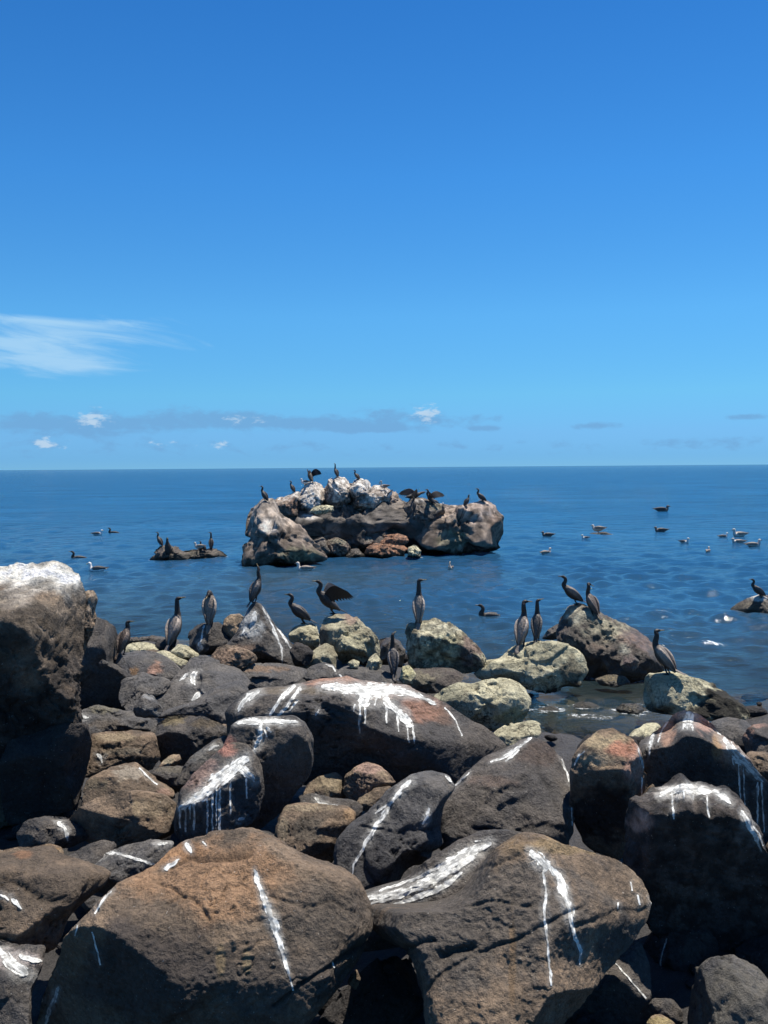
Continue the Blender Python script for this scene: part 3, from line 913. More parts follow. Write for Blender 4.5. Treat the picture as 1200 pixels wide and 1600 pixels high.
rock('rock', 'knobbly brown rock at the foot of the pointed streaked rock', [(326, 1030), (338, 1012), (352, 1008), (374, 1010), (396, 1020), (402, 1034), (384, 1045), (356, 1048), (336, 1042)], 'brown', D=10.7, t=0.45, k=0.4, amp=1.6, knob=1.0, cat='rock', spots=[(360, 1025, 40, 14, (0.24, 0.16, 0.11), 0.7)])
# ---- pale broken rocks in the middle
rock('rock', 'pale block with a dark undercut beneath the small cormorant facing the water',
     [(450, 992), (458, 980), (472, 974), (488, 974), (498, 982), (500, 1003), (494, 1016), (478, 1014), (466, 1006), (454, 1002)], 'pale', base=1030, t=0.45, k=0.35, cat='rock', nf=10,
     facets=[(470, 1004, 0.6, (-0.4, -1, -0.2))])
rock('rock', 'dark stone in the gap below the pale undercut block', [(452, 1018), (460, 1004), (480, 1008), (492, 1020), (480, 1040), (462, 1042)], 'black', D=11.3, t=0.5, cat='rock')
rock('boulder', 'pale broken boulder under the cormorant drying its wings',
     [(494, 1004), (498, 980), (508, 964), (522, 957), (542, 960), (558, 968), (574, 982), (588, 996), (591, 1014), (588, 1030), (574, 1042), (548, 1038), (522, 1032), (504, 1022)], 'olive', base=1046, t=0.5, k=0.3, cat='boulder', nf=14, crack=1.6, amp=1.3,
     spots=[(555, 1010, 30, 24, (0.46, 0.43, 0.28), 0.7), (548, 968, 14, 10, (0.28, 0.19, 0.15), 0.8), (505, 990, 10, 20, (0.10, 0.085, 0.07), 0.7)],  # the dark last spot is shade painted on the flank away from the sun
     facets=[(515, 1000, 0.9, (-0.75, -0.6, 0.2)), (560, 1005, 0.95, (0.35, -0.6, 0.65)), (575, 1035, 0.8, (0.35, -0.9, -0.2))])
rock('rock', 'greenish wedge-shaped rock propped below the wing-drying cormorant', [(466, 1044), (478, 1026), (494, 1012), (510, 1003), (522, 1008), (528, 1028), (526, 1048), (500, 1054), (476, 1054)], 'olive', base=1056, t=0.4, k=0.5, cat='rock', nf=9,
     facets=[(512, 1028, 0.8, (0.3, -1, -0.1)), (490, 1025, 0.9, (-0.45, -0.5, 0.7))])
rock('rock', 'small pale angular chips of stone under the wing-drying cormorant', [(542, 1036), (552, 1030), (562, 1034), (560, 1044), (548, 1044)], 'pale', D=10.9, t=0.5, k=0.4, cat='stone', nf=10)
rock('rock', 'small cream triangular stone beside the back-turned cormorant', [(570, 1044), (578, 1026), (588, 1020), (597, 1034), (594, 1048), (580, 1050)], 'pale', D=10.9, t=0.5, k=0.4, cat='stone', nf=10)
rock('slab', 'dark slab with a curl of white, in front of the wedge-shaped rock', [(468, 1054), (484, 1042), (505, 1034), (524, 1040), (530, 1056), (520, 1070), (484, 1068)], 'grey', base=1070, t=0.35, k=0.7, cat='rock',
     g=[[(509, 1038, 3), (520, 1041, 3.5), (524, 1050, 3), (522, 1055, 2)]])
rock('slab', 'low charcoal slab just behind the pink crest of the big boulder', [(520, 1052), (540, 1040), (570, 1042), (600, 1048), (622, 1056), (612, 1074), (560, 1076), (526, 1072)], 'grey', base=1078, t=0.35, k=0.9, cat='rock', g=[[(530, 1054, 4), (534, 1058, 3)]])
rock('rock', 'dark weedy stone at the water behind the back-turned cormorant', [(586, 1014), (592, 998), (606, 994), (626, 1000), (634, 1020), (628, 1044), (604, 1050), (590, 1036)], 'weed', D=12.3, t=0.5, k=0.2, cat='rock')
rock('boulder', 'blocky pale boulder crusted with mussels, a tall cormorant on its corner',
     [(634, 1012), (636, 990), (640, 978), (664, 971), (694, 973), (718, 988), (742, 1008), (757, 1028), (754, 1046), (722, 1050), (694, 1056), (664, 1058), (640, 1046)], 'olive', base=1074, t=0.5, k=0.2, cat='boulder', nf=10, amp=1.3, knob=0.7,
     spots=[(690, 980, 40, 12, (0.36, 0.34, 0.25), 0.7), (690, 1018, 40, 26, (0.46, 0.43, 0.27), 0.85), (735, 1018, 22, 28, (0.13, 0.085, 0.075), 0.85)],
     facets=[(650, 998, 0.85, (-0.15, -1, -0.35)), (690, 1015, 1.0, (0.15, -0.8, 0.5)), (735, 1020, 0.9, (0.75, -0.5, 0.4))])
rock('rock', 'brown weedy base stone under the mussel-crusted pale boulder', [(622, 1062), (632, 1046), (664, 1044), (706, 1044), (724, 1054), (716, 1074), (680, 1084), (642, 1080)], 'weed', D=10.3, t=0.45, k=0.5, cat='rock', spots=[(650, 1060, 30, 12, (0.22, 0.19, 0.11), 0.7)])
rock('rock', 'small yellowish block beside the back-turned cormorant', [(625, 1060), (628, 1042), (640, 1040), (650, 1052), (644, 1068), (630, 1070)], 'pale', D=10.0, t=0.5, k=0.3, cat='stone', spots=[(636, 1050, 14, 14, YEL)])
rock('boulder', 'wide cream boulder with a cracked surface, two cormorants standing on it',
     [(744, 1050), (752, 1034), (776, 1030), (796, 1018), (806, 1006), (834, 1001), (866, 1004), (892, 1012), (904, 1026), (908, 1050), (896, 1070), (860, 1078), (815, 1076), (780, 1066), (752, 1062)], 'pale', base=1078, t=0.42, k=0.55, cat='boulder', crack=2.0, amp=1.3, nf=8,
     spots=[(850, 1012, 50, 12, (0.34, 0.32, 0.22), 0.8), (890, 1050, 22, 30, (0.14, 0.12, 0.08), 0.8)], facets=[(830, 1066, 0.75, (0.1, -1, -0.25))])
rock('boulder', 'rounded cream boulder with dark cracks, behind the end of the big pink-crested boulder',
     [(676, 1096), (690, 1076), (715, 1066), (738, 1070), (758, 1062), (788, 1059), (814, 1070), (827, 1092), (825, 1114), (808, 1132), (774, 1142), (740, 1134), (704, 1120)], 'pale', base=1146, t=0.45, k=0.45, cat='boulder', crack=2.2, nf=5,
     spots=[(700, 1085, 24, 18, (0.26, 0.25, 0.17), 0.7), (800, 1120, 30, 18, (0.42, 0.35, 0.14), 0.6)])
rock('rock', 'smaller cream stone below the rounded cream boulder', [(764, 1152), (776, 1141), (800, 1130), (828, 1126), (845, 1131), (847, 1144), (830, 1160), (804, 1170), (782, 1168)], 'pale', base=1170, t=0.4, k=0.6, cat='rock')
rock('boulder', 'weed-draped boulder standing in the water with two cormorants on its crest',
     [(868, 988), (880, 966), (890, 948), (908, 945), (928, 953), (948, 966), (976, 974), (1000, 986), (1020, 1002), (1034, 1022), (1032, 1046), (1012, 1062), (968, 1066), (930, 1064), (900, 1048), (878, 1022)], 'weed', base=1064, t=0.45, k=0.35, cat='boulder', amp=1.5, nf=8, knob=1.0,
     spots=[(905, 962, 26, 18, (0.36, 0.33, 0.23), 0.85), (945, 985, 45, 22, (0.27, 0.245, 0.16), 0.8), (975, 1012, 14, 12, (0.42, 0.40, 0.30), 0.8), (995, 1000, 40, 18, (0.12, 0.075, 0.055), 0.8), (925, 1010, 20, 20, (0.07, 0.045, 0.03), 0.7)],
     facets=[(1000, 1035, 0.9, (0.2, -1, -0.3)), (930, 1010, 0.95, (-0.2, -0.75, 0.6))], z0=0.0)
rock('rock', 'low wet stone at the foot of the weed-draped boulder', [(846, 1000), (856, 984), (872, 974), (884, 978), (884, 992), (866, 1000)], 'weed', D=14.0, t=0.5, cat='rock', z0=0)
rock('rock', 'small brown stone leaning on the weed-draped boulder', [(968, 1040), (974, 1026), (986, 1022), (998, 1032), (994, 1046), (980, 1050)], 'weed', D=11.0, t=0.5, k=0.2, cat='stone', spots=[(984, 1034, 12, 12, (0.15, 0.1, 0.085))])
rock('boulder', 'cream boulder with a wet black end, a cormorant standing behind it',
     [(1006, 1092), (1010, 1068), (1020, 1055), (1040, 1052), (1072, 1055), (1106, 1063), (1130, 1077), (1158, 1096), (1172, 1112), (1140, 1124), (1090, 1126), (1040, 1120), (1008, 1116)], 'pale', base=1128, t=0.42, k=0.4, cat='boulder', nf=6,
     spots=[(1135, 1100, 44, 40, (0.03, 0.028, 0.022), 1.0), (1110, 1112, 40, 14, (0.03, 0.028, 0.022), 1.0), (1025, 1108, 30, 10, (0.14, 0.11, 0.07), 0.8)], facets=[(1050, 1080, 0.95, (-0.1, -0.8, 0.55))], crack=1.3)
rock('rock', 'white-topped rock in the water holding a lone cormorant at the picture edge', [(1140, 956), (1152, 944), (1170, 934), (1186, 928), (1206, 932), (1230, 938), (1246, 956), (1230, 966), (1180, 964), (1150, 962)], 'weed', base=964, t=0.5, k=0.3, cat='rock', z0=0.0, amp=1.5,
     spots=[(1184, 934, 16, 6, WHITE, 0.9), (1165, 950, 24, 10, (0.24, 0.19, 0.10), 0.7)])
rock('slab', 'long pale ledge behind the grey round stones', [(1136, 1118), (1146, 1111), (1176, 1110), (1206, 1112), (1250, 1116), (1256, 1132), (1210, 1134), (1166, 1128)], 'olive', D=10.3, t=0.5, k=0.7, cat='rock', spots=[(1170, 1114, 40, 6, (0.46, 0.44, 0.32), 0.8)])
rock('rock', 'smooth round grey stone beside the peaked boulder', [(1108, 1140), (1116, 1128), (1134, 1121), (1160, 1124), (1178, 1134), (1186, 1152), (1170, 1172), (1136, 1172), (1112, 1158)], 'grey', base=1180, t=0.45, k=0.4, cat='rock')
rock('rock', 'dark stone with a pink stain next to the smooth round grey stone', [(1160, 1156), (1172, 1140), (1196, 1131), (1226, 1132), (1250, 1160), (1240, 1200), (1200, 1210), (1172, 1190)], 'dark', base=1216, t=0.45, k=0.3, cat='boulder', spots=[(1170, 1145, 10, 18, (0.30, 0.18, 0.13)), (1185, 1134, 14, 5, PINK, 0.6)])
rock('rock', 'brown crumbly rock below the dark stone with a pink stain', [(1160, 1200), (1172, 1178), (1200, 1176), (1240, 1190), (1246, 1250), (1200, 1262), (1172, 1240)], 'brown', base=1262, t=0.45, k=0.1, cat='boulder')
# ---- the tidal pool
rock('rock', 'weed-covered stone awash in the tidal pool', [(826, 1120), (840, 1108), (862, 1102), (882, 1112), (888, 1130), (870, 1142), (842, 1138)], 'weed', D=10.1, t=0.35, k=1.0, cat='rock', z0=0, knob=1.2, spots=[(868, 1116, 10, 6, (0.36, 0.34, 0.24), 0.7)])
rock('rock', 'long weedy ledge crossing the tidal pool', [(876, 1136), (890, 1126), (930, 1124), (972, 1130), (1008, 1132), (1012, 1146), (976, 1152), (920, 1152), (884, 1148)], 'weed', D=9.7, t=0.4, k=0.8, cat='rock', z0=0, knob=1.2, spots=[(990, 1136, 16, 6, (0.24, 0.2, 0.11), 0.7)])
rock('rock', 'low submerged weedy stone near the cream boulder with the wet black end', [(930, 1062), (950, 1054), (976, 1056), (984, 1066), (964, 1074), (938, 1072)], 'weed', D=11.0, t=0.4, k=0.8, cat='rock', z0=0, spots=[(955, 1062, 30, 9, (0.20, 0.15, 0.06), 0.8)])
rock('rock', 'pale green stone between the pool and the peaked boulder', [(980, 1158), (990, 1142), (1008, 1130), (1030, 1130), (1034, 1146), (1020, 1164), (996, 1172)], 'pale', D=9.0, t=0.45, k=0.6, cat='rock')
rock('rock', 'flat pale stone at the near lip of the tidal pool', [(862, 1172), (880, 1160), (906, 1160), (914, 1172), (900, 1190), (872, 1192)], 'pale', D=8.9, t=0.45, k=0.7, cat='rock', spots=[(890, 1170, 26, 12, (0.46, 0.42, 0.28), 0.6)])
rock('rock', 'brown weedy stone just breaking the surface in the middle of the tidal pool', [(892, 1106), (904, 1097), (922, 1096), (936, 1102), (932, 1110), (908, 1112)], 'weed', D=10.25, t=0.5, k=0.8, cat='rock', z0=0, knob=1.2, spots=[(912, 1100, 18, 6, (0.17, 0.13, 0.06), 0.8)])
rock('rock', 'flat tan-green stone awash in the tidal pool, beside the black-ended cream boulder', [(962, 1110), (974, 1100), (996, 1099), (1010, 1108), (1004, 1118), (976, 1119)], 'weed', D=10.0, t=0.5, k=0.8, cat='rock', z0=0, knob=1.2, spots=[(985, 1106, 20, 7, (0.22, 0.18, 0.10), 0.8)])
# ---- the big boulder with the pink crest
rock('boulder', 'huge dark boulder with a pink crest and white splashes, its underside in black shade',
     [(352, 1112), (362, 1096), (384, 1078), (412, 1072), (446, 1068), (472, 1061), (500, 1054), (540, 1055), (592, 1062), (640, 1070), (682, 1090), (722, 1116), (764, 1142), (796, 1168), (780, 1186), (748, 1204), (700, 1226), (640, 1238), (560, 1236), (490, 1228), (420, 1200), (366, 1160)], 'dark', base=1236, t=0.50, k=0.38, cat='boulder', nf=4, e=2.2, seed=5,
     spots=[(520, 1062, 62, 12, (0.44, 0.25, 0.17), 0.9), (600, 1074, 80, 18, (0.40, 0.27, 0.21), 0.85), (660, 1108, 34, 26, (0.32, 0.175, 0.12), 0.85), (690, 1118, 20, 20, (0.26, 0.15, 0.1), 0.5), (450, 1078, 60, 8, (0.2, 0.16, 0.11), 0.7)],
     facets=[(480, 1150, 0.80, (-0.15, -1, -0.35)), (560, 1160, 0.85, (-0.05, -1, -0.42)), (700, 1130, 1.0, (0.35, -0.72, 0.62))],
     g=[[(406, 1079, 9), (392, 1087, 11), (378, 1099, 12), (372, 1112, 5)], [(462, 1071, 10), (445, 1084, 8), (431, 1103, 6), (421, 1119, 5)], [(470, 1073, 8), (457, 1092, 6), (446, 1106, 6), (431, 1122, 5)], [(466, 1094, 4), (452, 1110, 4)], [(499, 1109, 4), (493, 1118, 5)],
        [(502, 1072, 12), (540, 1076, 22), (575, 1079, 26), (612, 1076, 20), (648, 1085, 9), (682, 1100, 5)], [(578, 1082, 26), (569, 1095, 24), (562, 1104, 12)], [(598, 1092, 18), (614, 1106, 14), (632, 1120, 15), (643, 1136, 8)],
        drip(562, 1098, 1147, 4), drip(571, 1096, 1131, 4), drip(604, 1100, 1130, 4), drip(621, 1112, 1143, 4, 2), drip(634, 1130, 1161, 3.5, 6), drip(644, 1130, 1162, 4, 4), [(611, 1066, 5), (606, 1082, 6), (604, 1096, 6)], [(555, 1100, 5), (553, 1112, 3)],
        [(590, 1085, 9), (585, 1102, 6)], [(695, 1105, 3), (712, 1125, 3), (722, 1150, 2)]])
# ---- square-topped boulder, left of the middle
sq = rock('boulder', 'square-topped dark boulder with a thick white guano spill down its sloping side',
     [(346, 1180), (358, 1150), (364, 1132), (384, 1124), (422, 1121), (462, 1122), (478, 1136), (488, 1162), (490, 1190), (480, 1218), (456, 1248), (430, 1278), (396, 1302), (366, 1304), (344, 1250)], 'dark', D=6.45, t=0.5, k=0.0, cat='boulder', nf=0, e=2.9, seed=8, chip=0.4,
     spots=[(350, 1165, 20, 18, (0.46, 0.22, 0.16), 0.85), (420, 1128, 50, 8, (0.40, 0.39, 0.36), 0.8)],
     facets=[(450, 1190, 0.85, (0.38, -1, -0.30)), (400, 1160, 0.95, (-0.12, -0.90, 0.40)), (420, 1128, 0.6, (0, -0.35, 0.95))],
     g=[[(368, 1129, 8), (400, 1127, 12), (440, 1127, 8), (466, 1128, 5)], [(408, 1129, 10), (407, 1150, 8), (400, 1172, 9), (386, 1184, 13)], [(416, 1136, 8), (424, 1144, 5)], [(414, 1140, 4), (417, 1152, 2.5)]])
rock('sloping_foot', None,
     [(275, 1266), (281, 1232), (306, 1206), (338, 1178), (364, 1162), (392, 1168), (408, 1196), (412, 1240), (398, 1284), (344, 1313), (288, 1311), (275, 1292)], 'dark', D=6.22, t=0.6, k=0.2, cat='boulder', nf=0, e=2.9, seed=18, chip=0.4, parent=sq,
     spots=[(312, 1212, 44, 32, (0.30, 0.20, 0.165), 0.75), (352, 1172, 18, 14, (0.48, 0.23, 0.17), 0.8)],
     facets=[(330, 1220, 0.95, (-0.16, -0.50, 0.85)), (330, 1268, 1.15, (-0.12, -1, -0.32)), (395, 1225, 1.0, (0.40, -0.9, 0.1))],
     g=[[(388, 1182, 13), (366, 1199, 24), (346, 1216, 26), (322, 1235, 22), (298, 1253, 16), (279, 1264, 8)], [(368, 1196, 14), (384, 1206, 14), (397, 1222, 8)],
        drip(281, 1262, 1294, 4), drip(290, 1258, 1300, 4), drip(303, 1252, 1297, 4.5), drip(297, 1254, 1280, 3.5), drip(324, 1240, 1306, 3.5), drip(332, 1236, 1300, 4), drip(343, 1230, 1303, 5), drip(338, 1230, 1290, 3), drip(360, 1220, 1272, 3), drip(385, 1215, 1248, 3), [(372, 1282, 8), (384, 1276, 4)]])
# ---- stones in the hollow
rock('rock', 'dull tan stone in the hollow under the huge dark boulder', [(474, 1240), (480, 1222), (500, 1213), (524, 1208), (540, 1220), (544, 1246), (512, 1256), (484, 1252)], 'tan', base=1262, t=0.45, k=0.35, cat='rock', spots=[(515, 1225, 30, 20, (0.27, 0.22, 0.14), 0.7)])
rock('rock', 'pink-topped angular stone in the hollow under the huge dark boulder', [(536, 1236), (540, 1212), (554, 1198), (574, 1190), (594, 1196), (614, 1214), (618, 1224), (596, 1234), (584, 1252), (562, 1262), (546, 1252)], 'tan', base=1266, t=0.45, k=0.3, cat='rock', nf=3,
     spots=[(580, 1200, 30, 12, (0.42, 0.28, 0.22), 0.8), (560, 1232, 20, 24, (0.21, 0.15, 0.11), 0.7)], facets=[(565, 1230, 0.95, (-0.35, -0.9, 0.25)), (598, 1215, 0.9, (0.4, -0.5, 0.75))])
rock('rock', 'brown chip of stone wedged under the pink-topped angular stone', [(556, 1256), (566, 1238), (590, 1230), (612, 1228), (616, 1240), (596, 1262), (574, 1270)], 'brown', base=1276, t=0.45, k=0.3, cat='stone', spots=[(572, 1250, 12, 12, (0.36, 0.28, 0.19))])
rock('rock', 'dark flat stone behind the tan block with the curved overhang', [(432, 1290), (440, 1258), (456, 1246), (490, 1240), (540, 1250), (572, 1262), (560, 1280), (500, 1290)], 'dark', base=1300, t=0.4, k=0.5, cat='rock', g=[[(492, 1246, 6), (500, 1254, 7), (515, 1258, 4), (528, 1259, 3)]])
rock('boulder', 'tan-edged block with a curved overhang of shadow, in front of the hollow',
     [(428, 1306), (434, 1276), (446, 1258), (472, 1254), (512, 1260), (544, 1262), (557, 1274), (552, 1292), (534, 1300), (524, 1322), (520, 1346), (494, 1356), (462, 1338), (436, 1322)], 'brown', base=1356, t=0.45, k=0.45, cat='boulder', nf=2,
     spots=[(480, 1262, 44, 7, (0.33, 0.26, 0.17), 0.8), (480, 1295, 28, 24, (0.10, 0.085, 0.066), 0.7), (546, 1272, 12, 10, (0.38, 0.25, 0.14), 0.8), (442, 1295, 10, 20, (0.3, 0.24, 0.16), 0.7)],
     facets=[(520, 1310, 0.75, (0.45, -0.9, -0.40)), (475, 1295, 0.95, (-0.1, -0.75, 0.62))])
rock('boulder', 'charcoal boulder with two thin parallel white trickles',
     [(522, 1330), (528, 1310), (544, 1290), (582, 1264), (612, 1234), (646, 1212), (674, 1208), (704, 1214), (712, 1236), (690, 1262), (686, 1296), (690, 1318), (668, 1340), (640, 1356), (608, 1390), (576, 1398), (540, 1384), (524, 1360)], 'grey', base=1402, t=0.42, k=0.45, cat='boulder', nf=5, amp=1.2,
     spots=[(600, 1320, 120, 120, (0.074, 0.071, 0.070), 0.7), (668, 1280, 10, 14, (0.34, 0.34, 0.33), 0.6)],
     cuts=[[(4, 0.03), (566, 1330), (570, 1360), (590, 1385)], [(5, 0.04), (600, 1368), (640, 1345), (676, 1330)], [(3, 0.02), (560, 1290), (620, 1300), (680, 1295)]],
     facets=[(620, 1355, 0.85, (0.2, -1, -0.05)), (600, 1300, 1.0, (-0.05, -0.72, 0.65))],
     g=[[(642, 1219, 8), (628, 1233, 8), (614, 1250, 7), (600, 1272, 9), (586, 1293, 9), (574, 1312, 8), (564, 1332, 5), (553, 1350, 4), (549, 1368, 2.5)], [(628, 1238, 7), (614, 1251, 5), (598, 1262, 5), (586, 1272, 3)], [(590, 1282, 5), (582, 1296, 5)], [(671, 1262, 6), (668, 1276, 6), (660, 1288, 3)], [(695, 1212, 4), (706, 1222, 5)]])
rock('boulder', 'dark sharp-crested boulder beside the tidal pool, white lines along its edges',
     [(672, 1290), (688, 1256), (716, 1222), (752, 1192), (784, 1170), (812, 1154), (834, 1146), (860, 1158), (884, 1180), (893, 1212), (898, 1260), (894, 1300), (862, 1328), (810, 1322), (764, 1318), (728, 1330), (696, 1330), (676, 1312)], 'dark', base=1336, t=0.45, k=0.45, cat='boulder', nf=5, amp=1.2,
     spots=[(840, 1175, 40, 26, (0.10, 0.068, 0.050), 0.6), (770, 1220, 50, 10, (0.14, 0.095, 0.07), 0.5)],
     cuts=[[(3, 0.02), (720, 1225), (770, 1238), (830, 1228)], [(5, 0.04), (740, 1296), (800, 1304), (850, 1288), (890, 1296)], [(3, 0.025), (840, 1180), (850, 1220), (870, 1260)]],
     facets=[(790, 1310, 0.8, (0, -1, -0.35)), (780, 1230, 1.0, (-0.1, -0.66, 0.72)), (885, 1240, 0.7, (0.8, -0.6, 0.1))],
     g=[[(831, 1152, 4), (818, 1162, 6), (800, 1176, 8), (780, 1186, 7), (766, 1190, 4)], [(812, 1172, 3), (800, 1182, 4), (790, 1190, 3)], [(873, 1168, 5), (879, 1186, 5), (886, 1204, 6), (889, 1222, 4)], drip(892, 1225, 1290, 2.5, 2), [(733, 1207, 4), (718, 1222, 5), (702, 1236, 4), (686, 1252, 3)]])
# ---- the dark group on one side
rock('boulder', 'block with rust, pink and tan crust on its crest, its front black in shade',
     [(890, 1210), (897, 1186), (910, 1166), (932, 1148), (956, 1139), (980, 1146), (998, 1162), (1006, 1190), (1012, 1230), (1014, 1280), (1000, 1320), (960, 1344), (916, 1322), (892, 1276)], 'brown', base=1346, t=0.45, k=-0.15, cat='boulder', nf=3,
     spots=[(945, 1158, 45, 14, (0.40, 0.31, 0.19), 0.85), (975, 1172, 30, 16, (0.48, 0.22, 0.14), 0.85), (990, 1200, 18, 26, (0.46, 0.28, 0.21), 0.85), (930, 1188, 34, 14, (0.52, 0.39, 0.25), 0.85), (950, 1270, 70, 50, (0.040, 0.031, 0.026), 0.95)],  # crust colours on the crest; near-black front patch is shade put into the colour
     facets=[(950, 1165, 0.55, (0.0, -0.5, 0.86)), (920, 1230, 0.8, (-0.25, -1, -0.32)), (980, 1230, 0.8, (0.25, -1, -0.30))],
     g=[[(897, 1196, 3), (905, 1180, 4), (914, 1174, 3)], [(996, 1160, 4), (1000, 1180, 5), (1006, 1200, 4)], drip(1003, 1215, 1250, 2)])
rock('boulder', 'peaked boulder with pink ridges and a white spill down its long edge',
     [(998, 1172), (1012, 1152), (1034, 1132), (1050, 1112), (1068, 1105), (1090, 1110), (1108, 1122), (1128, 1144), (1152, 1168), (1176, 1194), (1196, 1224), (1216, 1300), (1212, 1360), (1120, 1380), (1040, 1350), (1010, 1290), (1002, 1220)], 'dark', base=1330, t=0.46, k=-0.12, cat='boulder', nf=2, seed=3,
     spots=[(1060, 1115, 30, 10, (0.48, 0.30, 0.23), 0.9), (1040, 1140, 14, 26, (0.42, 0.26, 0.18), 0.8), (1100, 1128, 20, 20, (0.50, 0.31, 0.24), 0.9), (1135, 1160, 24, 34, (0.46, 0.28, 0.19), 0.85), (1165, 1190, 24, 24, (0.40, 0.27, 0.21), 0.8), (1120, 1165, 9, 22, (0.30, 0.20, 0.10), 0.7), (1080, 1250, 60, 70, (0.03, 0.027, 0.026), 0.8)],  # the near-black ellipse below the peak paints the shade of the front
     facets=[(1070, 1180, 0.75, (-0.05, -1, -0.30)), (1150, 1190, 0.75, (0.62, -0.45, 0.55)), (1015, 1180, 0.7, (-0.8, -0.5, 0.3)), (1130, 1230, 0.8, (0.2, -1, -0.22))],
     g=[[(1078, 1112, 12), (1076, 1122, 24), (1074, 1132, 18), (1074, 1140, 6)], drip(1067, 1132, 1140, 3), drip(1082, 1132, 1142, 4), [(1130, 1152, 9), (1146, 1172, 17), (1162, 1192, 18), (1178, 1208, 14), (1192, 1222, 6)], [(1118, 1140, 5), (1130, 1156, 6)], [(1046, 1122, 4), (1034, 1142, 4), (1028, 1160, 3)], [(1022, 1146, 5), (1016, 1162, 7), (1014, 1180, 3)],
        drip(1154, 1190, 1275, 3, 4), drip(1162, 1200, 1282, 2.5, 2), drip(1184, 1222, 1292, 3.5), drip(1190, 1222, 1300, 3, 4), [(1144, 1184, 4), (1147, 1196, 3)]])
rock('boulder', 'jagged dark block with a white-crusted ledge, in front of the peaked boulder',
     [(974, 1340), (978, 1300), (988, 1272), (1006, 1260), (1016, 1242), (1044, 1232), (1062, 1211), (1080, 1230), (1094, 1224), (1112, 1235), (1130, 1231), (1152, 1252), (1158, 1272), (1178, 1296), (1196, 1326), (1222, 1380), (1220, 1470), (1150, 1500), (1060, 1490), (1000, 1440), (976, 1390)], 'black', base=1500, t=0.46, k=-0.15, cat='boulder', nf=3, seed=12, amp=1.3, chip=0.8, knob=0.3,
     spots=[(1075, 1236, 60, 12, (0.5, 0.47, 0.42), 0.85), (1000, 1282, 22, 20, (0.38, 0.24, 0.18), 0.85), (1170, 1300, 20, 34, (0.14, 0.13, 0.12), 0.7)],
     facets=[(1085, 1236, 0.7, (-0.05, -0.45, 0.9)), (1080, 1300, 0.72, (-0.05, -1, -0.36)), (1165, 1300, 0.72, (0.7, -0.5, 0.5)), (1000, 1300, 0.8, (-0.5, -0.8, 0.3))],
     g=[[(1030, 1244, 8), (1046, 1236, 14), (1066, 1230, 17), (1090, 1234, 17), (1112, 1238, 9)], [(1112, 1236, 8), (1130, 1244, 12), (1142, 1256, 8)], drip(1050, 1238, 1280, 4, 3), drip(1084, 1240, 1250, 4), drip(1104, 1242, 1278, 3.5, 4), drip(1068, 1236, 1248, 4), [(1158, 1266, 6), (1168, 1286, 13), (1180, 1306, 9), (1190, 1330, 4)], [(1176, 1290, 4), (1186, 1302, 4), (1192, 1322, 3)]])
rock('rock', 'pointed dark fin of stone with pink foot, between rust-crusted block and jagged block', [(996, 1272), (1002, 1248), (1012, 1232), (1020, 1224), (1028, 1240), (1030, 1256), (1016, 1276), (1002, 1286)], 'brown', D=6.1, t=0.5, k=0.2, cat='rock', spots=[(1005, 1262, 10, 14, (0.38, 0.23, 0.17))])
# ---- front left
rock('boulder', 'rounded brown boulder cut by a diagonal shadow, with a tan facet',
     [(110, 1280), (122, 1260), (150, 1244), (190, 1236), (226, 1239), (254, 1248), (272, 1264), (278, 1284), (270, 1310), (232, 1320), (184, 1326), (150, 1316), (126, 1300)], 'brown', base=1326, t=0.48, k=0.1, cat='boulder', nf=2,
     spots=[(235, 1262, 38, 18, (0.29, 0.225, 0.15), 0.8), (140, 1262, 24, 10, (0.19, 0.14, 0.10), 0.7), (212, 1262, 6, 20, (0.34, 0.26, 0.16), 0.6)],
     facets=[(180, 1285, 0.9, (-0.45, -0.95, -0.22)), (240, 1275, 0.85, (0.45, -0.68, 0.58)), (240, 1312, 0.7, (0.1, -1, -0.3))])
rock('rock', 'rounded dark stone with a white splash beside the boulder with the diagonal shadow', [(26, 1296), (42, 1280), (78, 1273), (112, 1283), (134, 1298), (140, 1316), (110, 1328), (62, 1326), (34, 1318)], 'dark', base=1330, t=0.42, k=0.25, cat='boulder', g=[[(90, 1284, 9), (99, 1292, 10), (104, 1302, 7), (106, 1314, 3)]])
rock('rock', 'small orange-tan stone with layered edges near the dark stone with a white splash', [(26, 1334), (40, 1324), (78, 1320), (96, 1328), (98, 1340), (80, 1350), (40, 1350)], 'tan', base=1352, t=0.45, k=0.4, cat='stone', spots=[(70, 1328, 30, 10, (0.36, 0.22, 0.10), 0.7)])
rock('boulder', 'wide cracked brown boulder at the picture edge, dusted with tiny white spots',
     [(-60, 1340), (0, 1326), (40, 1323), (76, 1330), (104, 1346), (142, 1364), (168, 1386), (158, 1404), (128, 1424), (104, 1440), (76, 1484), (20, 1490), (-60, 1490)], 'brown', base=1490, t=0.42, k=0.35, cat='boulder', nf=6, amp=1.3, crack=1.5,
     spots=[(60, 1380, 150, 60, (0.105, 0.082, 0.062), 0.7), (36, 1336, 14, 8, (0.25, 0.14, 0.08))], cuts=[[(4, 0.04), (0, 1372), (30, 1378), (60, 1400), (100, 1410)], [(3, 0.03), (60, 1404), (84, 1412), (96, 1402)]], facets=[(40, 1465, 0.85, (-0.1, -1, -0.35)), (60, 1400, 1.0, (0, -0.66, 0.75))],
     g=[[(0, 1398, 6), (8, 1402, 5), (14, 1406, 4)], [(18, 1404, 7), (26, 1412, 7), (34, 1420, 4)]])
rock('rock', 'dark stone between the cracked brown boulder and the white-lined slab', [(88, 1352), (104, 1336), (132, 1322), (162, 1315), (182, 1324), (180, 1346), (160, 1372), (130, 1372)], 'dark', base=1380, t=0.42, k=0.5, cat='rock')
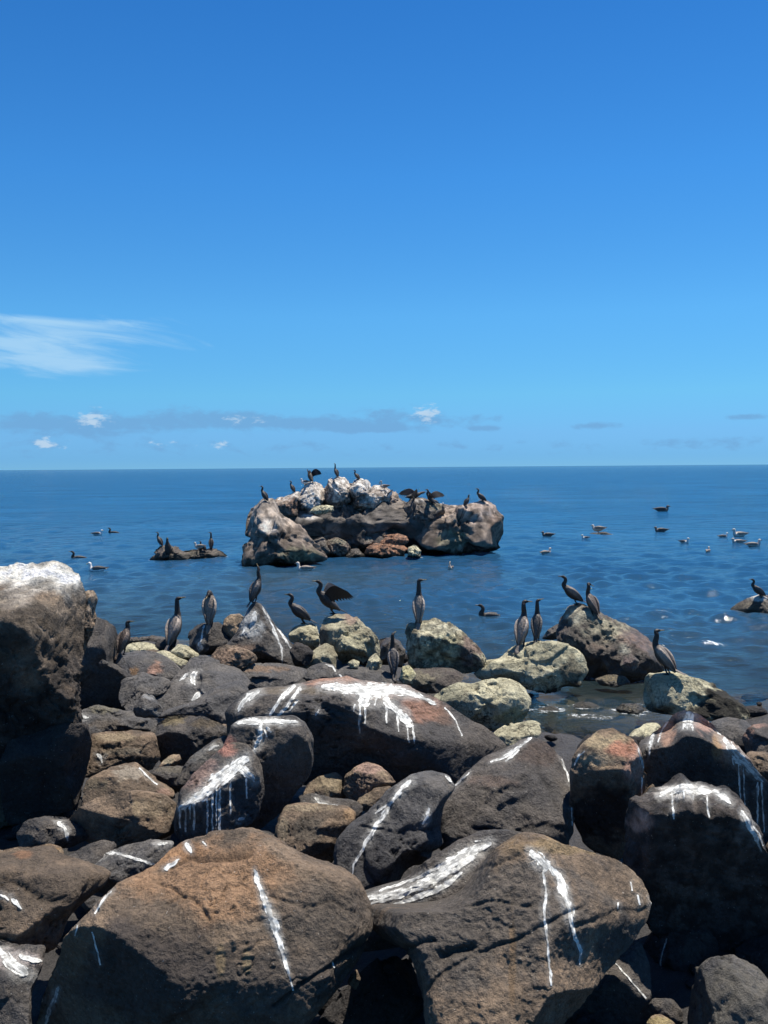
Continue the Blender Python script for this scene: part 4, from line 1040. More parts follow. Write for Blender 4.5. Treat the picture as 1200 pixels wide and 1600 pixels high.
rock('slab', 'dark slab with a bent white line of guano, behind the big orange-brown boulder',
     [(134, 1372), (146, 1346), (166, 1328), (200, 1322), (246, 1318), (276, 1322), (262, 1350), (220, 1372), (190, 1394), (164, 1396), (144, 1388)], 'grey', base=1396, t=0.4, k=0.6, cat='rock', nf=5,
     g=[[(138, 1349, 6), (152, 1338, 9), (166, 1331, 10), (180, 1332, 6)], [(180, 1332, 5), (204, 1339, 6), (226, 1346, 5), (242, 1352, 4)], [(246, 1319, 8), (262, 1317, 6)], [(270, 1313, 12), (282, 1312, 8)]])
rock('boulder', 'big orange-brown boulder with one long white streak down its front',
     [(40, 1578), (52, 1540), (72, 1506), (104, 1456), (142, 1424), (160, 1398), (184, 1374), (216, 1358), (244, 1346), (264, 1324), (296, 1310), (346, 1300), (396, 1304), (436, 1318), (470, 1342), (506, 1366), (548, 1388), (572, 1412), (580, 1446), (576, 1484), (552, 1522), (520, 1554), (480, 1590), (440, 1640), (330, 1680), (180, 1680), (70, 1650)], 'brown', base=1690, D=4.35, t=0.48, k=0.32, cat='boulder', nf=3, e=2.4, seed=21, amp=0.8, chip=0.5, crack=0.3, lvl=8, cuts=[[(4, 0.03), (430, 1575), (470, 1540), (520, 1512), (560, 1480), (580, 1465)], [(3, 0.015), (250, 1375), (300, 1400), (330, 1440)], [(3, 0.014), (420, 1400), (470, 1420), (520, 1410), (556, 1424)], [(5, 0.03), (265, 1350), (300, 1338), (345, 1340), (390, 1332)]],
     spots=[(330, 1372, 150, 70, (0.34, 0.205, 0.115), 0.85), (270, 1330, 60, 24, (0.38, 0.215, 0.11), 0.85), (500, 1440, 100, 80, (0.105, 0.086, 0.068), 0.75), (440, 1530, 140, 60, (0.078, 0.066, 0.056), 0.85), (230, 1520, 120, 90, (0.062, 0.052, 0.046), 0.8), (385, 1500, 9, 20, (0.33, 0.25, 0.14), 0.6), (345, 1500, 8, 30, (0.27, 0.2, 0.11), 0.6), (110, 1480, 30, 60, (0.17, 0.125, 0.08), 0.7)],  # the darkest spot, on the lower left front, is shade laid into the colour
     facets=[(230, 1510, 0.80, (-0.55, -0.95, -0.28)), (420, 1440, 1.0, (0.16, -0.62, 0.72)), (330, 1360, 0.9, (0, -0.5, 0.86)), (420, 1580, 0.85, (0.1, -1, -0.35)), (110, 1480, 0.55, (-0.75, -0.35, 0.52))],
     g=[[(397, 1358, 5), (402, 1374, 10), (411, 1398, 13), (422, 1428, 15), (434, 1462, 13), (445, 1500, 8), (452, 1525, 4), (458, 1548, 3)], [(174, 1390, 7), (160, 1408, 5), (148, 1428, 3)], [(144, 1456, 2.5), (150, 1478, 3), (157, 1508, 3)], [(92, 1542, 6), (84, 1562, 10), (74, 1586, 7), (70, 1610, 4)], [(66, 1560, 8), (54, 1578, 8)], [(121, 1445, 3), (117, 1462, 3)],
        [(291, 1316, 9), (295, 1325, 11), (299, 1333, 6)], [(316, 1315, 4), (322, 1322, 4)], [(256, 1358, 9), (270, 1350, 8), (280, 1342, 4)], [(519, 1503, 3), (523, 1512, 2)]])
rock('boulder', 'white-splashed rock in the bottom corner beside the big orange-brown boulder', [(-60, 1480), (0, 1468), (26, 1480), (48, 1492), (70, 1496), (66, 1530), (46, 1560), (40, 1640), (-60, 1660)], 'dark', base=1660, D=4.4, t=0.42, k=0.35, cat='rock',
     spots=[(20, 1500, 60, 18, (0.42, 0.33, 0.30), 0.7)], facets=[(10, 1560, 0.9, (0, -0.85, 0.45))], g=[[(-6, 1480, 14), (12, 1498, 22), (30, 1514, 28), (44, 1522, 18)], [(30, 1492, 10), (52, 1500, 10), (66, 1502, 5)]])
# ---- front right
rock('slab', 'sloping dark slab streaked with broad white guano, between the two front boulders',
     [(520, 1430), (544, 1400), (584, 1388), (626, 1376), (668, 1350), (712, 1316), (748, 1300), (792, 1296), (830, 1304), (850, 1330), (820, 1380), (740, 1430), (640, 1470), (560, 1480)], 'dark', base=1500, D=5.05, t=0.36, k=0.35, cat='boulder', nf=3, seed=4,
     facets=[(680, 1370, 0.9, (-0.25, -0.55, 0.8))],
     g=[[(768, 1317, 9), (742, 1328, 20), (706, 1350, 26), (676, 1370, 14), (640, 1390, 13), (600, 1399, 12), (553, 1406, 8)], [(736, 1344, 12), (702, 1364, 13), (662, 1385, 11), (620, 1402, 8), (558, 1416, 5)], [(722, 1362, 8), (692, 1386, 12), (642, 1406, 8), (602, 1417, 5), (563, 1426, 3)], [(700, 1346, 8), (652, 1372, 6), (592, 1392, 5)], [(555, 1393, 8), (564, 1396, 7)], [(742, 1314, 2.5), (752, 1314, 2.5)], [(746, 1324, 3), (760, 1320, 3)]])
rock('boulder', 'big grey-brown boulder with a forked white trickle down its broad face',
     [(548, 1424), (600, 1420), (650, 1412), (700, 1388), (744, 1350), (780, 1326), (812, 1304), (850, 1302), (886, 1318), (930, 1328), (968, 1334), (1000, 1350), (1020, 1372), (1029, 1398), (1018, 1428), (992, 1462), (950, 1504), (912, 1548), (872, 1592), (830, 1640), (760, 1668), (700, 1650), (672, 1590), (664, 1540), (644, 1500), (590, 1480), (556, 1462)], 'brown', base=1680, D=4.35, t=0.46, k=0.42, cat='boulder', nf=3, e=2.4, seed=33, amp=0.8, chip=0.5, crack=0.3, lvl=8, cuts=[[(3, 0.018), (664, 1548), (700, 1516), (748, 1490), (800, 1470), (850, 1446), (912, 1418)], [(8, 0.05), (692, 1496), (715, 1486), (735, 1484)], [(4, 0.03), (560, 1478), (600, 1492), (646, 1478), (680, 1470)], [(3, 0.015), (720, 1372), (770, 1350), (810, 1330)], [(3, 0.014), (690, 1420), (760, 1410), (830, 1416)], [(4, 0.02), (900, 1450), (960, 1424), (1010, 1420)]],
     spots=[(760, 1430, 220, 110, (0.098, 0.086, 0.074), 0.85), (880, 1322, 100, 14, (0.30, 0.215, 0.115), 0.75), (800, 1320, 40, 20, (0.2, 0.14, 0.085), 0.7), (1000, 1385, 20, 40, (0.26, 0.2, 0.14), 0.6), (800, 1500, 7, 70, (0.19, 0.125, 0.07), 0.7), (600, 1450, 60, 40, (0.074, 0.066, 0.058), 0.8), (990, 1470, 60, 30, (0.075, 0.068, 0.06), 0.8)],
     facets=[(790, 1440, 1.0, (-0.06, -0.62, 0.76)), (930, 1540, 0.75, (0.45, -0.85, -0.45)), (900, 1330, 0.85, (0.1, -0.45, 0.9)), (990, 1400, 0.75, (0.7, -0.6, 0.4))],
     g=[[(828, 1329, 12), (840, 1340, 20), (854, 1352, 20), (862, 1358, 10)], [(854, 1354, 8), (849, 1364, 5), (854, 1398, 5), (850, 1420, 5), (854, 1460, 5), (858, 1500, 5), (862, 1540, 4)], [(858, 1352, 9), (872, 1370, 14), (882, 1393, 17), (888, 1415, 11), (892, 1440, 8), (898, 1465, 7), (908, 1485, 7), (906, 1508, 3)], [(896, 1418, 5), (896, 1432, 3)], drip(985, 1378, 1392, 3, 3), drip(996, 1398, 1414, 4, 4), drip(1018, 1402, 1416, 5), drip(966, 1410, 1420, 2.5)])
rock('rock', 'dark rock deep in the shade between the two front boulders', [(500, 1600), (530, 1560), (574, 1520), (620, 1496), (652, 1520), (664, 1570), (664, 1660), (560, 1680), (500, 1670)], 'black', D=4.75, t=0.4, k=-0.2, cat='boulder')
rock('rock', 'small brown knob of stone in the shade between the two front boulders', [(542, 1536), (548, 1522), (558, 1516), (564, 1530), (556, 1546)], 'brown', D=4.55, t=0.5, cat='stone')
rock('rock', 'smooth shaded rock with a hairline white scratch, under the big grey-brown boulder', [(884, 1580), (918, 1520), (958, 1484), (1000, 1470), (1014, 1500), (1016, 1560), (1008, 1660), (900, 1680)], 'dark', D=4.7, t=0.42, k=-0.15, cat='boulder', facets=[(960, 1560, 0.9, (-0.3, -1, 0.0))], g=[[(955, 1497, 1.5), (980, 1525, 2), (1010, 1560, 1.8)]])
rock('rock', 'dark shaded rock at the back of the gap below the jagged block', [(1000, 1500), (1030, 1450), (1080, 1440), (1120, 1470), (1110, 1540), (1070, 1590), (1016, 1590)], 'black', D=5.1, t=0.42, k=-0.2, cat='boulder', g=[[(1042, 1466, 2), (1033, 1495, 2), (1028, 1550, 1.6)]])
rock('boulder', 'smooth grey lit boulder with a cleft, in the bottom corner',
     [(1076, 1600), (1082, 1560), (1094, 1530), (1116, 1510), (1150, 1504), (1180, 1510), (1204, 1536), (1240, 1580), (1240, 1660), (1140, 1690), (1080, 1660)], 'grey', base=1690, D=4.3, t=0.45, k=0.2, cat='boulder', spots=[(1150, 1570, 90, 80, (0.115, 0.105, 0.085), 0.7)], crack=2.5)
rock('boulder', 'dark boulder at the picture edge behind the smooth grey lit boulder', [(1150, 1500), (1180, 1470), (1230, 1450), (1270, 1500), (1260, 1580), (1200, 1560)], 'black', D=5.0, t=0.45, k=-0.1, cat='boulder')
rock('rock', 'small yellow-tan stone in the bottom shade', [(1010, 1604), (1018, 1590), (1032, 1587), (1052, 1594), (1062, 1612), (1030, 1622)], 'tan', D=4.35, t=0.45, k=0.5, cat='stone', spots=[(1030, 1596, 24, 9, (0.34, 0.27, 0.13))])
rock('rock', 'angular dark stone above the small yellow-tan stone', [(1012, 1582), (1020, 1564), (1050, 1560), (1064, 1574), (1068, 1594), (1040, 1600), (1018, 1596)], 'dark', D=4.5, t=0.45, k=0.1, cat='stone')

# ---- the islet with its birds
def islet(label, cx, D, pieces, cat='islet'):
    dv = pdir(cx, 870)
    e = empty('rocky_islet', (CO + dv * (D / dv.y)) * 1.0)
    e.location.z = 0
    tag(e, label, cat)
    for (pl, pal, dd, kw) in pieces:
        kw = dict(kw)
        kw.setdefault('knob', 0.7); kw.setdefault('e', 3.1); kw['nf'] = max(20, kw.get('nf', 0)); kw.setdefault('chip', 2.3)
        kw.setdefault('lvl', 6)
        rock('islet_block', kw.pop('label', None), pl, pal, D=D + dd, parent=e, **kw)
    return e
WT = (0.58, 0.53, 0.47)
TN = (0.36, 0.28, 0.21)
islet('long rocky islet offshore, whitened by guano on top and covered with perched cormorants', 582, 28.7, [
    ([(384, 876), (386, 840), (396, 808), (412, 792), (440, 784), (470, 766), (500, 760), (530, 756), (570, 756), (600, 768), (622, 784), (650, 784), (684, 790), (712, 796), (745, 788), (768, 794), (780, 818), (782, 862), (720, 872), (600, 876), (480, 880)], 'islet_grey', 1.0, dict(t=0.55, k=0.35, nf=16, amp=1.2, crack=1.4, lvl=7, spots=[(545, 770, 90, 18, TN, 0.7), (700, 795, 90, 8, TN, 0.5)])),
    ([(376, 874), (381, 846), (390, 812), (400, 793), (415, 785), (431, 788), (438, 806), (458, 820), (478, 838), (500, 858), (519, 872), (500, 884), (450, 888), (412, 888), (384, 884)], 'islet', -2.9, dict(top=((0.46, 0.40, 0.34), 0.5), t=0.5, k=0.45, nf=12, amp=1.5, crack=1.6, label='lower shelf of the islet with tan and white patches', spots=[(414, 800, 26, 9, TN, 0.8), (420, 822, 18, 13, WT, 0.85), (452, 822, 10, 16, TN, 0.7), (470, 868, 36, 14, (0.22, 0.205, 0.13), 0.7), (410, 878, 40, 12, (0.09, 0.075, 0.055), 0.8)], facets=[(440, 845, 0.9, (0.1, -0.75, 0.6))])),
    ([(430, 812), (446, 792), (520, 784), (600, 788), (640, 806), (655, 840), (648, 872), (560, 878), (500, 876), (462, 850)], 'islet_grey', 0.2, dict(t=0.5, k=0.45, nf=10, amp=1.4, crack=1.4, spots=[(486, 808, 24, 5, WT, 0.7), (575, 816, 10, 14, (0.3, 0.3, 0.3), 0.6)])),
    ([(420, 806), (426, 784), (444, 776), (466, 768), (473, 786), (470, 808), (450, 816)], 'islet', 0.3, dict(top=(WT, 0.85), t=0.6, k=0.3, nf=12, spots=[(452, 788, 16, 16, (0.26, 0.16, 0.11), 0.7), (440, 784, 12, 6, TN, 0.7)])),
    ([(462, 804), (468, 770), (474, 757), (488, 753), (502, 756), (512, 768), (511, 796), (500, 806), (480, 810)], 'islet', 0.5, dict(top=(WT, 0.85), t=0.6, k=0.25, nf=10, crack=1.5, label='streaked whitish crown block of the islet', spots=[(488, 776, 22, 30, WT, 0.95), (506, 775, 6, 20, TN, 0.7)])),
    ([(506, 790), (508, 764), (516, 750), (527, 744), (540, 747), (551, 760), (552, 784), (540, 794), (520, 794)], 'islet', 0.6, dict(top=(WT, 0.85), t=0.6, k=0.2, nf=10, crack=1.5, spots=[(530, 752, 16, 7, TN, 0.8), (532, 766, 20, 24, WT, 0.8)])),
    ([(544, 800), (546, 760), (556, 749), (574, 750), (586, 764), (598, 774), (602, 792), (580, 806), (556, 806)], 'islet', 0.5, dict(top=(WT, 0.85), t=0.6, k=0.25, nf=12, crack=1.4, spots=[(562, 758, 24, 16, WT, 0.95), (582, 786, 22, 18, WT, 0.85)])),
    ([(578, 772), (584, 759), (600, 760), (614, 769), (622, 782), (632, 796), (618, 808), (592, 806)], 'islet', 0.9, dict(top=(WT, 0.85), t=0.6, k=0.25, nf=10, spots=[(606, 778, 14, 10, (0.42, 0.34, 0.29), 0.7)])),
    ([(484, 800), (490, 791), (508, 788), (522, 790), (523, 799), (500, 805)], 'pale', -0.6, dict(t=0.6, k=0.4, nf=8, label='small cream boulder lodged below the crown')),
    ([(624, 812), (632, 786), (645, 777), (662, 776), (680, 784), (694, 796), (690, 815), (656, 828), (632, 826)], 'islet_grey', 0.2, dict(t=0.6, k=0.3, nf=14, spots=[(680, 790, 14, 8, (0.24, 0.22, 0.15), 0.6), (655, 782, 8, 4, WT, 0.5)])),
    ([(640, 862), (642, 830), (650, 806), (680, 800), (712, 794), (736, 788), (752, 783), (768, 789), (780, 808), (786, 835), (784, 860), (764, 868), (700, 868), (660, 870)], 'islet', 0.0, dict(top=((0.44, 0.35, 0.29), 0.6), t=0.5, k=0.45, nf=12, amp=1.3, crack=1.5, label='broad low end of the islet with a pinkish top', spots=[(752, 790, 28, 6, (0.42, 0.32, 0.26), 0.85), (715, 806, 30, 8, TN, 0.7), (705, 842, 30, 16, (0.21, 0.20, 0.13), 0.7), (775, 825, 12, 26, (0.20, 0.13, 0.09), 0.6)], facets=[(700, 835, 0.85, (-0.15, -0.8, 0.5)), (765, 835, 0.9, (0.4, -0.7, 0.45))])),
    ([(622, 830), (628, 800), (640, 783), (670, 786), (705, 792), (744, 784), (770, 790), (782, 812), (784, 850), (700, 858), (640, 856)], 'islet', 0.9, dict(t=0.5, k=0.4, nf=16, top=((0.44, 0.36, 0.30), 0.6))),
    ([(592, 850), (600, 838), (616, 832), (636, 838), (636, 848), (622, 856), (602, 856)], 'red', -0.7, dict(t=0.75, k=0.3, nf=8, label='rust-red boulder at the foot of the islet')),
    ([(566, 866), (574, 854), (596, 848), (624, 852), (636, 860), (630, 872), (590, 874)], 'red', -1.0, dict(t=0.75, k=0.3, nf=8)),
    ([(508, 862), (512, 846), (526, 840), (544, 848), (548, 864), (532, 872), (514, 870)], 'islet', -0.9, dict(t=0.7, k=0.3, nf=8, spots=[(530, 846, 16, 6, (0.2, 0.185, 0.13), 0.7)])),
    ([(540, 870), (548, 858), (560, 858), (570, 868), (564, 876), (548, 876)], 'islet_grey', -1.2, dict(t=0.7, k=0.3, nf=8)),
    ([(554, 846), (562, 836), (580, 836), (592, 846), (584, 856), (564, 856)], 'islet', -0.5, dict(t=0.7, k=0.3, nf=8, spots=[(572, 840, 16, 6, (0.2, 0.2, 0.16), 0.6)])),
    ([(636, 872), (638, 856), (648, 852), (658, 860), (656, 872)], 'pale', -1.5, dict(t=0.6, k=0.2, nf=8)),
    ([(484, 858), (490, 842), (504, 838), (516, 850), (518, 868), (500, 874)], 'islet_grey', -0.9, dict(t=0.7, k=0.3, nf=8)),
])
islet('small low weedy rock islet with four cormorants', 292, 27.6, [
    ([(232, 874), (240, 864), (250, 853), (268, 852), (284, 860), (296, 866), (292, 878), (260, 880)], 'weed', 0, dict(t=0.6, k=0.3, nf=10, amp=1.8)),
    ([(276, 876), (284, 862), (304, 858), (326, 858), (344, 862), (352, 870), (330, 877), (300, 878)], 'weed', 0.3, dict(t=0.6, k=0.3, nf=10, amp=1.8, spots=[(290, 866, 24, 8, (0.17, 0.145, 0.085), 0.7)])),
])
rock('rock', 'low dark rock awash far out with a brown bird standing on it', [(912, 839), (924, 832), (944, 831), (960, 836), (962, 841), (930, 842)], 'weed', D=36.5, t=1.2, k=0.3, cat='rock', z0=0, amp=1.5)

build_sea()

# ---- small stones filling the gaps
def rubble():
    V, Fq, C = [], [], []
    d, Ft = ico(2)
    n = 0
    gx = np.random.default_rng(3)
    for _ in range(1150):
        y = 2.6 + 10 * gx.random()
        x = (gx.random() - 0.5) * 1.5 * y
        z = float(ground_z(np.array([x]), np.array([y]))[0])
        if z < -0.32: continue
        r = 0.03 + 0.11 * gx.random() ** 2
        p = d.copy()
        for _k in range(9):                               # knock off corners
            fn = gx.normal(size=3); fn /= np.linalg.norm(fn)
            ex = np.maximum(p @ fn - (0.5 + 0.3 * gx.random()), 0)
            p = p - np.outer(ex, fn)
        p = p * (r * np.array([0.8 + 0.7 * gx.random(), 0.8 + 0.5 * gx.random(), 0.5 + 0.4 * gx.random()]))
        an = gx.random() * 6.28
        p = p @ np.array([[math.cos(an), math.sin(an), 0], [-math.sin(an), math.cos(an), 0], [0, 0, 1]])
        V.append(p + (x, y, z + 0.01 + 0.25 * r))
        Fq.append(Ft + n); n += len(d)
        c = np.array(PAL[['dark', 'black', 'brown', 'black', 'dark'][gx.integers(5)]][0]) * (0.6 + 0.5 * gx.random())
        C.append(np.tile(c, (len(d), 1)))
    o = mesh_obj('rubble', np.concatenate(V), np.concatenate(Fq), M_ROCK, cols=np.concatenate(C))
    tag(o, 'small stones filling the gaps between the shore boulders', kind='stuff')
rubble()
# ------------------------------------------------------------------ birds
bpy.context.view_layer.update()
DG = bpy.context.evaluated_depsgraph_get()

def footing(px, py, tries=30):
    """the spot on the rock that is seen at a photograph pixel (or just below it)"""
    for k in range(tries):
        d = pdir(px, py + k)
        ok, loc, nr, _, ob, _ = S.ray_cast(DG, CO, d)
        if ok and ob.name.split('.')[0] not in ('sea', 'ground', 'rubble'):
            return loc + d * 0.02
    return CO + pdir(px, py) * 12

def on_water(px, py):
    d = pdir(px, py)
    return CO + d * (CAMH / -d.z)

def crom(P, n):
    """smooth curve through the control rows"""
    P = np.asarray(P, float)
    Q = np.vstack([2 * P[0] - P[1], P, 2 * P[-1] - P[-2]])
    out = []
    for i in range(len(P) - 1):
        p0, p1, p2, p3 = Q[i:i + 4]
        for t in np.linspace(0, 1, n, endpoint=False):
            out.append(0.5 * ((2 * p1) + (-p0 + p2) * t + (2 * p0 - 5 * p1 + 4 * p2 - p3) * t * t + (-p0 + 3 * p1 - 3 * p2 + p3) * t ** 3))
    out.append(P[-1])
    return np.array(out)

def loft(rows, nseg=12, n=5, lat=(0, 1, 0)):
    """closed skin over rows of (x, y, z, half width, half height)"""
    q = crom(rows, n)
    q[:, 3:5] = np.maximum(q[:, 3:5], 0.0015)
    tg = np.gradient(q[:, :3], axis=0)
    tg /= np.linalg.norm(tg, axis=1)[:, None] + 1e-9
    V = []
    L = np.array(lat, float)
    for k in range(len(q)):
        l = L - tg[k] * (L @ tg[k])
        l /= np.linalg.norm(l) + 1e-9
        L = l
        up = np.cross(tg[k], l)
        for j in range(nseg):
            a = 2 * math.pi * j / nseg
            V.append(q[k, :3] + l * q[k, 3] * math.cos(a) + up * q[k, 4] * math.sin(a))
    Fq = []
    for k in range(len(q) - 1):
        for j in range(nseg):
            j2 = (j + 1) % nseg
            Fq.append([k * nseg + j, k * nseg + j2, (k + 1) * nseg + j2, (k + 1) * nseg + j])
    Fq.append(list(range(nseg))[::-1])
    Fq.append([(len(q) - 1) * nseg + j for j in range(nseg)])
    t = np.repeat(np.linspace(0, 1, len(q)), nseg) * (len(rows) - 1)     # in units of control rows
    return np.array(V), Fq, t

def cols_by_row(t, cl):
    cl = np.array(cl, float)
    i = np.clip(np.floor(t).astype(int), 0, len(cl) - 2)
    f = (t - i)[:, None]
    return cl[i] * (1 - f) + cl[i + 1] * f

def place(root, parts, loc, yaw, scale, lean=0.0):
    M = Matrix.Rotation(yaw, 3, 'Z') @ Matrix.Rotation(lean, 3, 'X')
    root.location = loc
    root.rotation_euler = M.to_euler()
    root.scale = (scale,) * 3
    return root

BLK, NECK, BRN, BEL, BILL = (0.014, 0.012, 0.012), (0.036, 0.029, 0.025), (0.19, 0.158, 0.130), (0.024, 0.021, 0.019), (0.20, 0.15, 0.07)
NECKS = {   # (angle from the level in degrees, length) step by step from the breast, then the head
    'tall': [(80, .055), (104, .055), (96, .05), (70, .04)],
    's': [(62, .05), (120, .055), (100, .05), (55, .04)],
    'up': [(92, .06), (92, .06), (90, .05), (88, .04)],
    'short': [(70, .045), (110, .04), (80, .035)],
    'low': [(25, .06), (15, .05), (5, .04)],
    'tuck': [(120, .04), (175, .035), (230, .03)],
}
def cormorant(label, px, py, yaw, hpx, pitch=58, neck='tall', head=0, bill=5, back=BRN, group='cormorants perched on the rocks', wings='folded', lean=0, loc=None, twist=0, legs=True, belly=None, float_=False, cat='cormorant', tailbend=-12, fat=1.18):
    """head: turn of the head in degrees to its own left; bill: lift of the bill"""
    P = R(pitch)
    d = np.array([math.cos(P), 0, math.sin(P)]); dor = np.array([-math.sin(P), 0, math.cos(P)])
    A = np.array([0, 0, 0.115 + 0.03 * math.sin(P)])
    st = [(-.13, .012, .010), (-.07, .038, .030), (.01, .058, .054), (.09, .072, .070), (.17, .073, .072), (.25, .060, .058), (.30, .041, .043)]
    rows = []
    for s_, rl, rv in st:
        c = A + d * s_ + dor * (-0.018 * math.sin(max(0, min(1, (s_ + .05) / .3)) * math.pi))
        rows.append([*c, rl * fat, rv * fat])
    back = tuple(x * 1.35 for x in back)
    cl = [back, back, back, back, back, back, NECK]
    p = np.array(rows[-1][:3])
    for i, (a, l) in enumerate(NECKS[neck]):
        p = p + np.array([math.cos(R(a)), 0, math.sin(R(a))]) * l
        r_ = 0.040 - 0.004 * i
        rows.append([*p, r_ * .92, r_]); cl.append(NECK)
    hy = R(head)
    hd = np.array([math.cos(hy), math.sin(hy), 0])
    up = np.array([0, 0, 1.0])
    b = R(bill)
    ax = hd * math.cos(b) + up * math.sin(b)
    h0 = p + ax * .022 + up * .010
    rows.append([*h0, .024, .027]); cl.append(BLK)
    h1 = h0 + ax * .028
    rows.append([*h1, .015, .016]); cl.append(BLK)
    h2 = h1 + ax * .020
    rows.append([*h2, .0085, .009]); cl.append(BILL)
    h3 = h2 + ax * .040 - up * .002
    rows.append([*h3, .005, .006]); cl.append(BILL)
    h4 = h3 + ax * .008 - up * .007
    rows.append([*h4, .002, .002]); cl.append(BILL)
    root = empty('cormorant')
    tag(root, label, cat, group)
    latd = (0, 1, 0) if abs(head) < 60 else (0, 1, 0)
    V, Fq, t = loft(rows, 14, 4)
    C = cols_by_row(t, cl)
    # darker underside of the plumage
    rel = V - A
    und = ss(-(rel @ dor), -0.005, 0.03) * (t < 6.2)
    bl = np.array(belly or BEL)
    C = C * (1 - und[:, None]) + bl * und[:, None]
    parts = [mesh_obj('body', V, Fq, M_BIRD, parent=root, cols=C)]
    # tail: a stiff wedge
    tb = A - d * .07 + dor * .004
    Tn = R(pitch + tailbend); td = np.array([math.cos(Tn), 0, math.sin(Tn)])
    V, Fq, t = loft([[*(tb), .026, .014], [*(tb - td * .07), .030, .008], [*(tb - td * .14), .034, .006], [*(tb - td * .185), .026, .004]], 8, 3)
    mesh_obj('tail', V, Fq, M_BIRD, parent=root, cols=np.tile(np.array(back) * 0.75, (len(V), 1)))
    for s in (1, -1):
        side = np.array([0, s, 0.0])
        if wings == 'folded':
            w0 = A + d * .262 + dor * .018 + side * .036
            w1 = A + d * .20 + dor * .026 + side * .058 * fat
            w2 = A + d * .09 + dor * .034 + side * .060 * fat
            w3 = A - d * .02 + dor * .034 + side * .042
            w4 = A - d * .12 + dor * .020 + side * .018
            V, Fq, t = loft([[*w0, .012, .018], [*w1, .020, .046], [*w2, .021, .052], [*w3, .015, .034], [*w4, .005, .010]], 10, 4)
            cc = cols_by_row(t, [np.array(back) * 1.0, np.array(back) * 1.6, np.array(back) * 1.5, np.array(back) * 0.85, BLK])
            parts.append(mesh_obj('wing', V, Fq, M_BIRD, parent=root, cols=cc))
        else:
            # held out to dry: an arm, then a fan of feathers hanging from it
            amt = wings if isinstance(wings, (int, float)) else 1.0
            sh = A + d * .25 + dor * .03 + side * .04
            el = sh + side * .13 * amt + np.array([-.07, 0, .11]) 
            wr = el + side * .15 * amt + np.array([-.08, 0, .03])
            tp = wr + side * .12 * amt + np.array([-.15, 0, -.07])
            lead = crom([[*sh], [*el], [*wr], [*tp]], 6)
            nL = len(lead)
            tl = []
            for i in range(nL):
                f = i / (nL - 1)
                ln = 0.16 + 0.11 * math.sin(f * 2.6) - (0.09 * max(0, f - .72) / .28)
                ln *= 1 + 0.10 * ((i % 2) * 2 - 1)
                dr = np.array([-.45 - .35 * f, 0, -.80]) + side * (.05 + .25 * f) * amt
                tl.append(lead[i] + dr / np.linalg.norm(dr) * ln)
            V, Fq = [], []
            for i in range(nL):
                for j in range(4):
                    q = lead[i] + (tl[i] - lead[i]) * (j / 3.0)
                    th = .010 * (1 - j / 3.0) + .0025
                    V.append(q + np.array([.4, 0, .2]) * th); V.append(q - np.array([.4, 0, .2]) * th)
            def ix(i, j, k): return (i * 4 + j) * 2 + k
            for i in range(nL - 1):
                for j in range(3):
                    Fq.append([ix(i, j, 0), ix(i + 1, j, 0), ix(i + 1, j + 1, 0), ix(i, j + 1, 0)])
                    Fq.append([ix(i, j, 1), ix(i, j + 1, 1), ix(i + 1, j + 1, 1), ix(i + 1, j, 1)])
                Fq.append([ix(i, 0, 0), ix(i, 0, 1), ix(i + 1, 0, 1), ix(i + 1, 0, 0)])
                Fq.append([ix(i, 3, 0), ix(i + 1, 3, 0), ix(i + 1, 3, 1), ix(i, 3, 1)])
            parts.append(mesh_obj('wing', np.array(V), Fq, M_BIRD, parent=root, smooth=False, cols=np.tile(np.array((.020, .017, .016)), (len(V), 1))))
        if legs:
            hp = A + d * .035 - dor * .035 + side * .034
            kn = np.array([hp[0] * .5 + .012, s * .036, .055])
            ft = np.array([0.0, s * .038, .010])
            V, Fq, t = loft([[*hp, .024, .024], [*kn, .012, .012], [*ft, .008, .008], [ft[0] + .004, ft[1], .0, .006, .006]], 7, 3)
            V2 = [(ft[0] - .025, ft[1], .004), (ft[0] + .065, ft[1] - .028, .003), (ft[0] + .082, ft[1] + s * .004, .003), (ft[0] + .062, ft[1] + .030, .003), (ft[0] + .01, ft[1], .018), (ft[0] + .01, ft[1], -.006)]
            n0 = len(V)
            Fq = Fq + [[n0 + 0, n0 + 1, n0 + 4], [n0 + 1, n0 + 2, n0 + 4], [n0 + 2, n0 + 3, n0 + 4], [n0 + 3, n0 + 0, n0 + 4], [n0 + 1, n0 + 0, n0 + 5], [n0 + 2, n0 + 1, n0 + 5], [n0 + 3, n0 + 2, n0 + 5], [n0 + 0, n0 + 3, n0 + 5]]
            V = np.vstack([V, V2])
            mesh_obj('leg', V, Fq, M_BIRD, parent=root, cols=np.tile(np.array(BLK), (len(V), 1)))
    allz = [r[2] + r[4] for r in rows]
    hm = max(allz) - (0 if not float_ else 0.1)
    if loc is None:
        loc = footing(px, py)
    dist = (Vector(loc) - CO).length
    sc = hpx / F * dist / hm if hpx else 1.0
    if float_:
        loc = Vector(loc) + Vector((0, 0, -0.1 * sc))
    place(root, parts, loc, R(yaw), sc, R(lean))
    return root

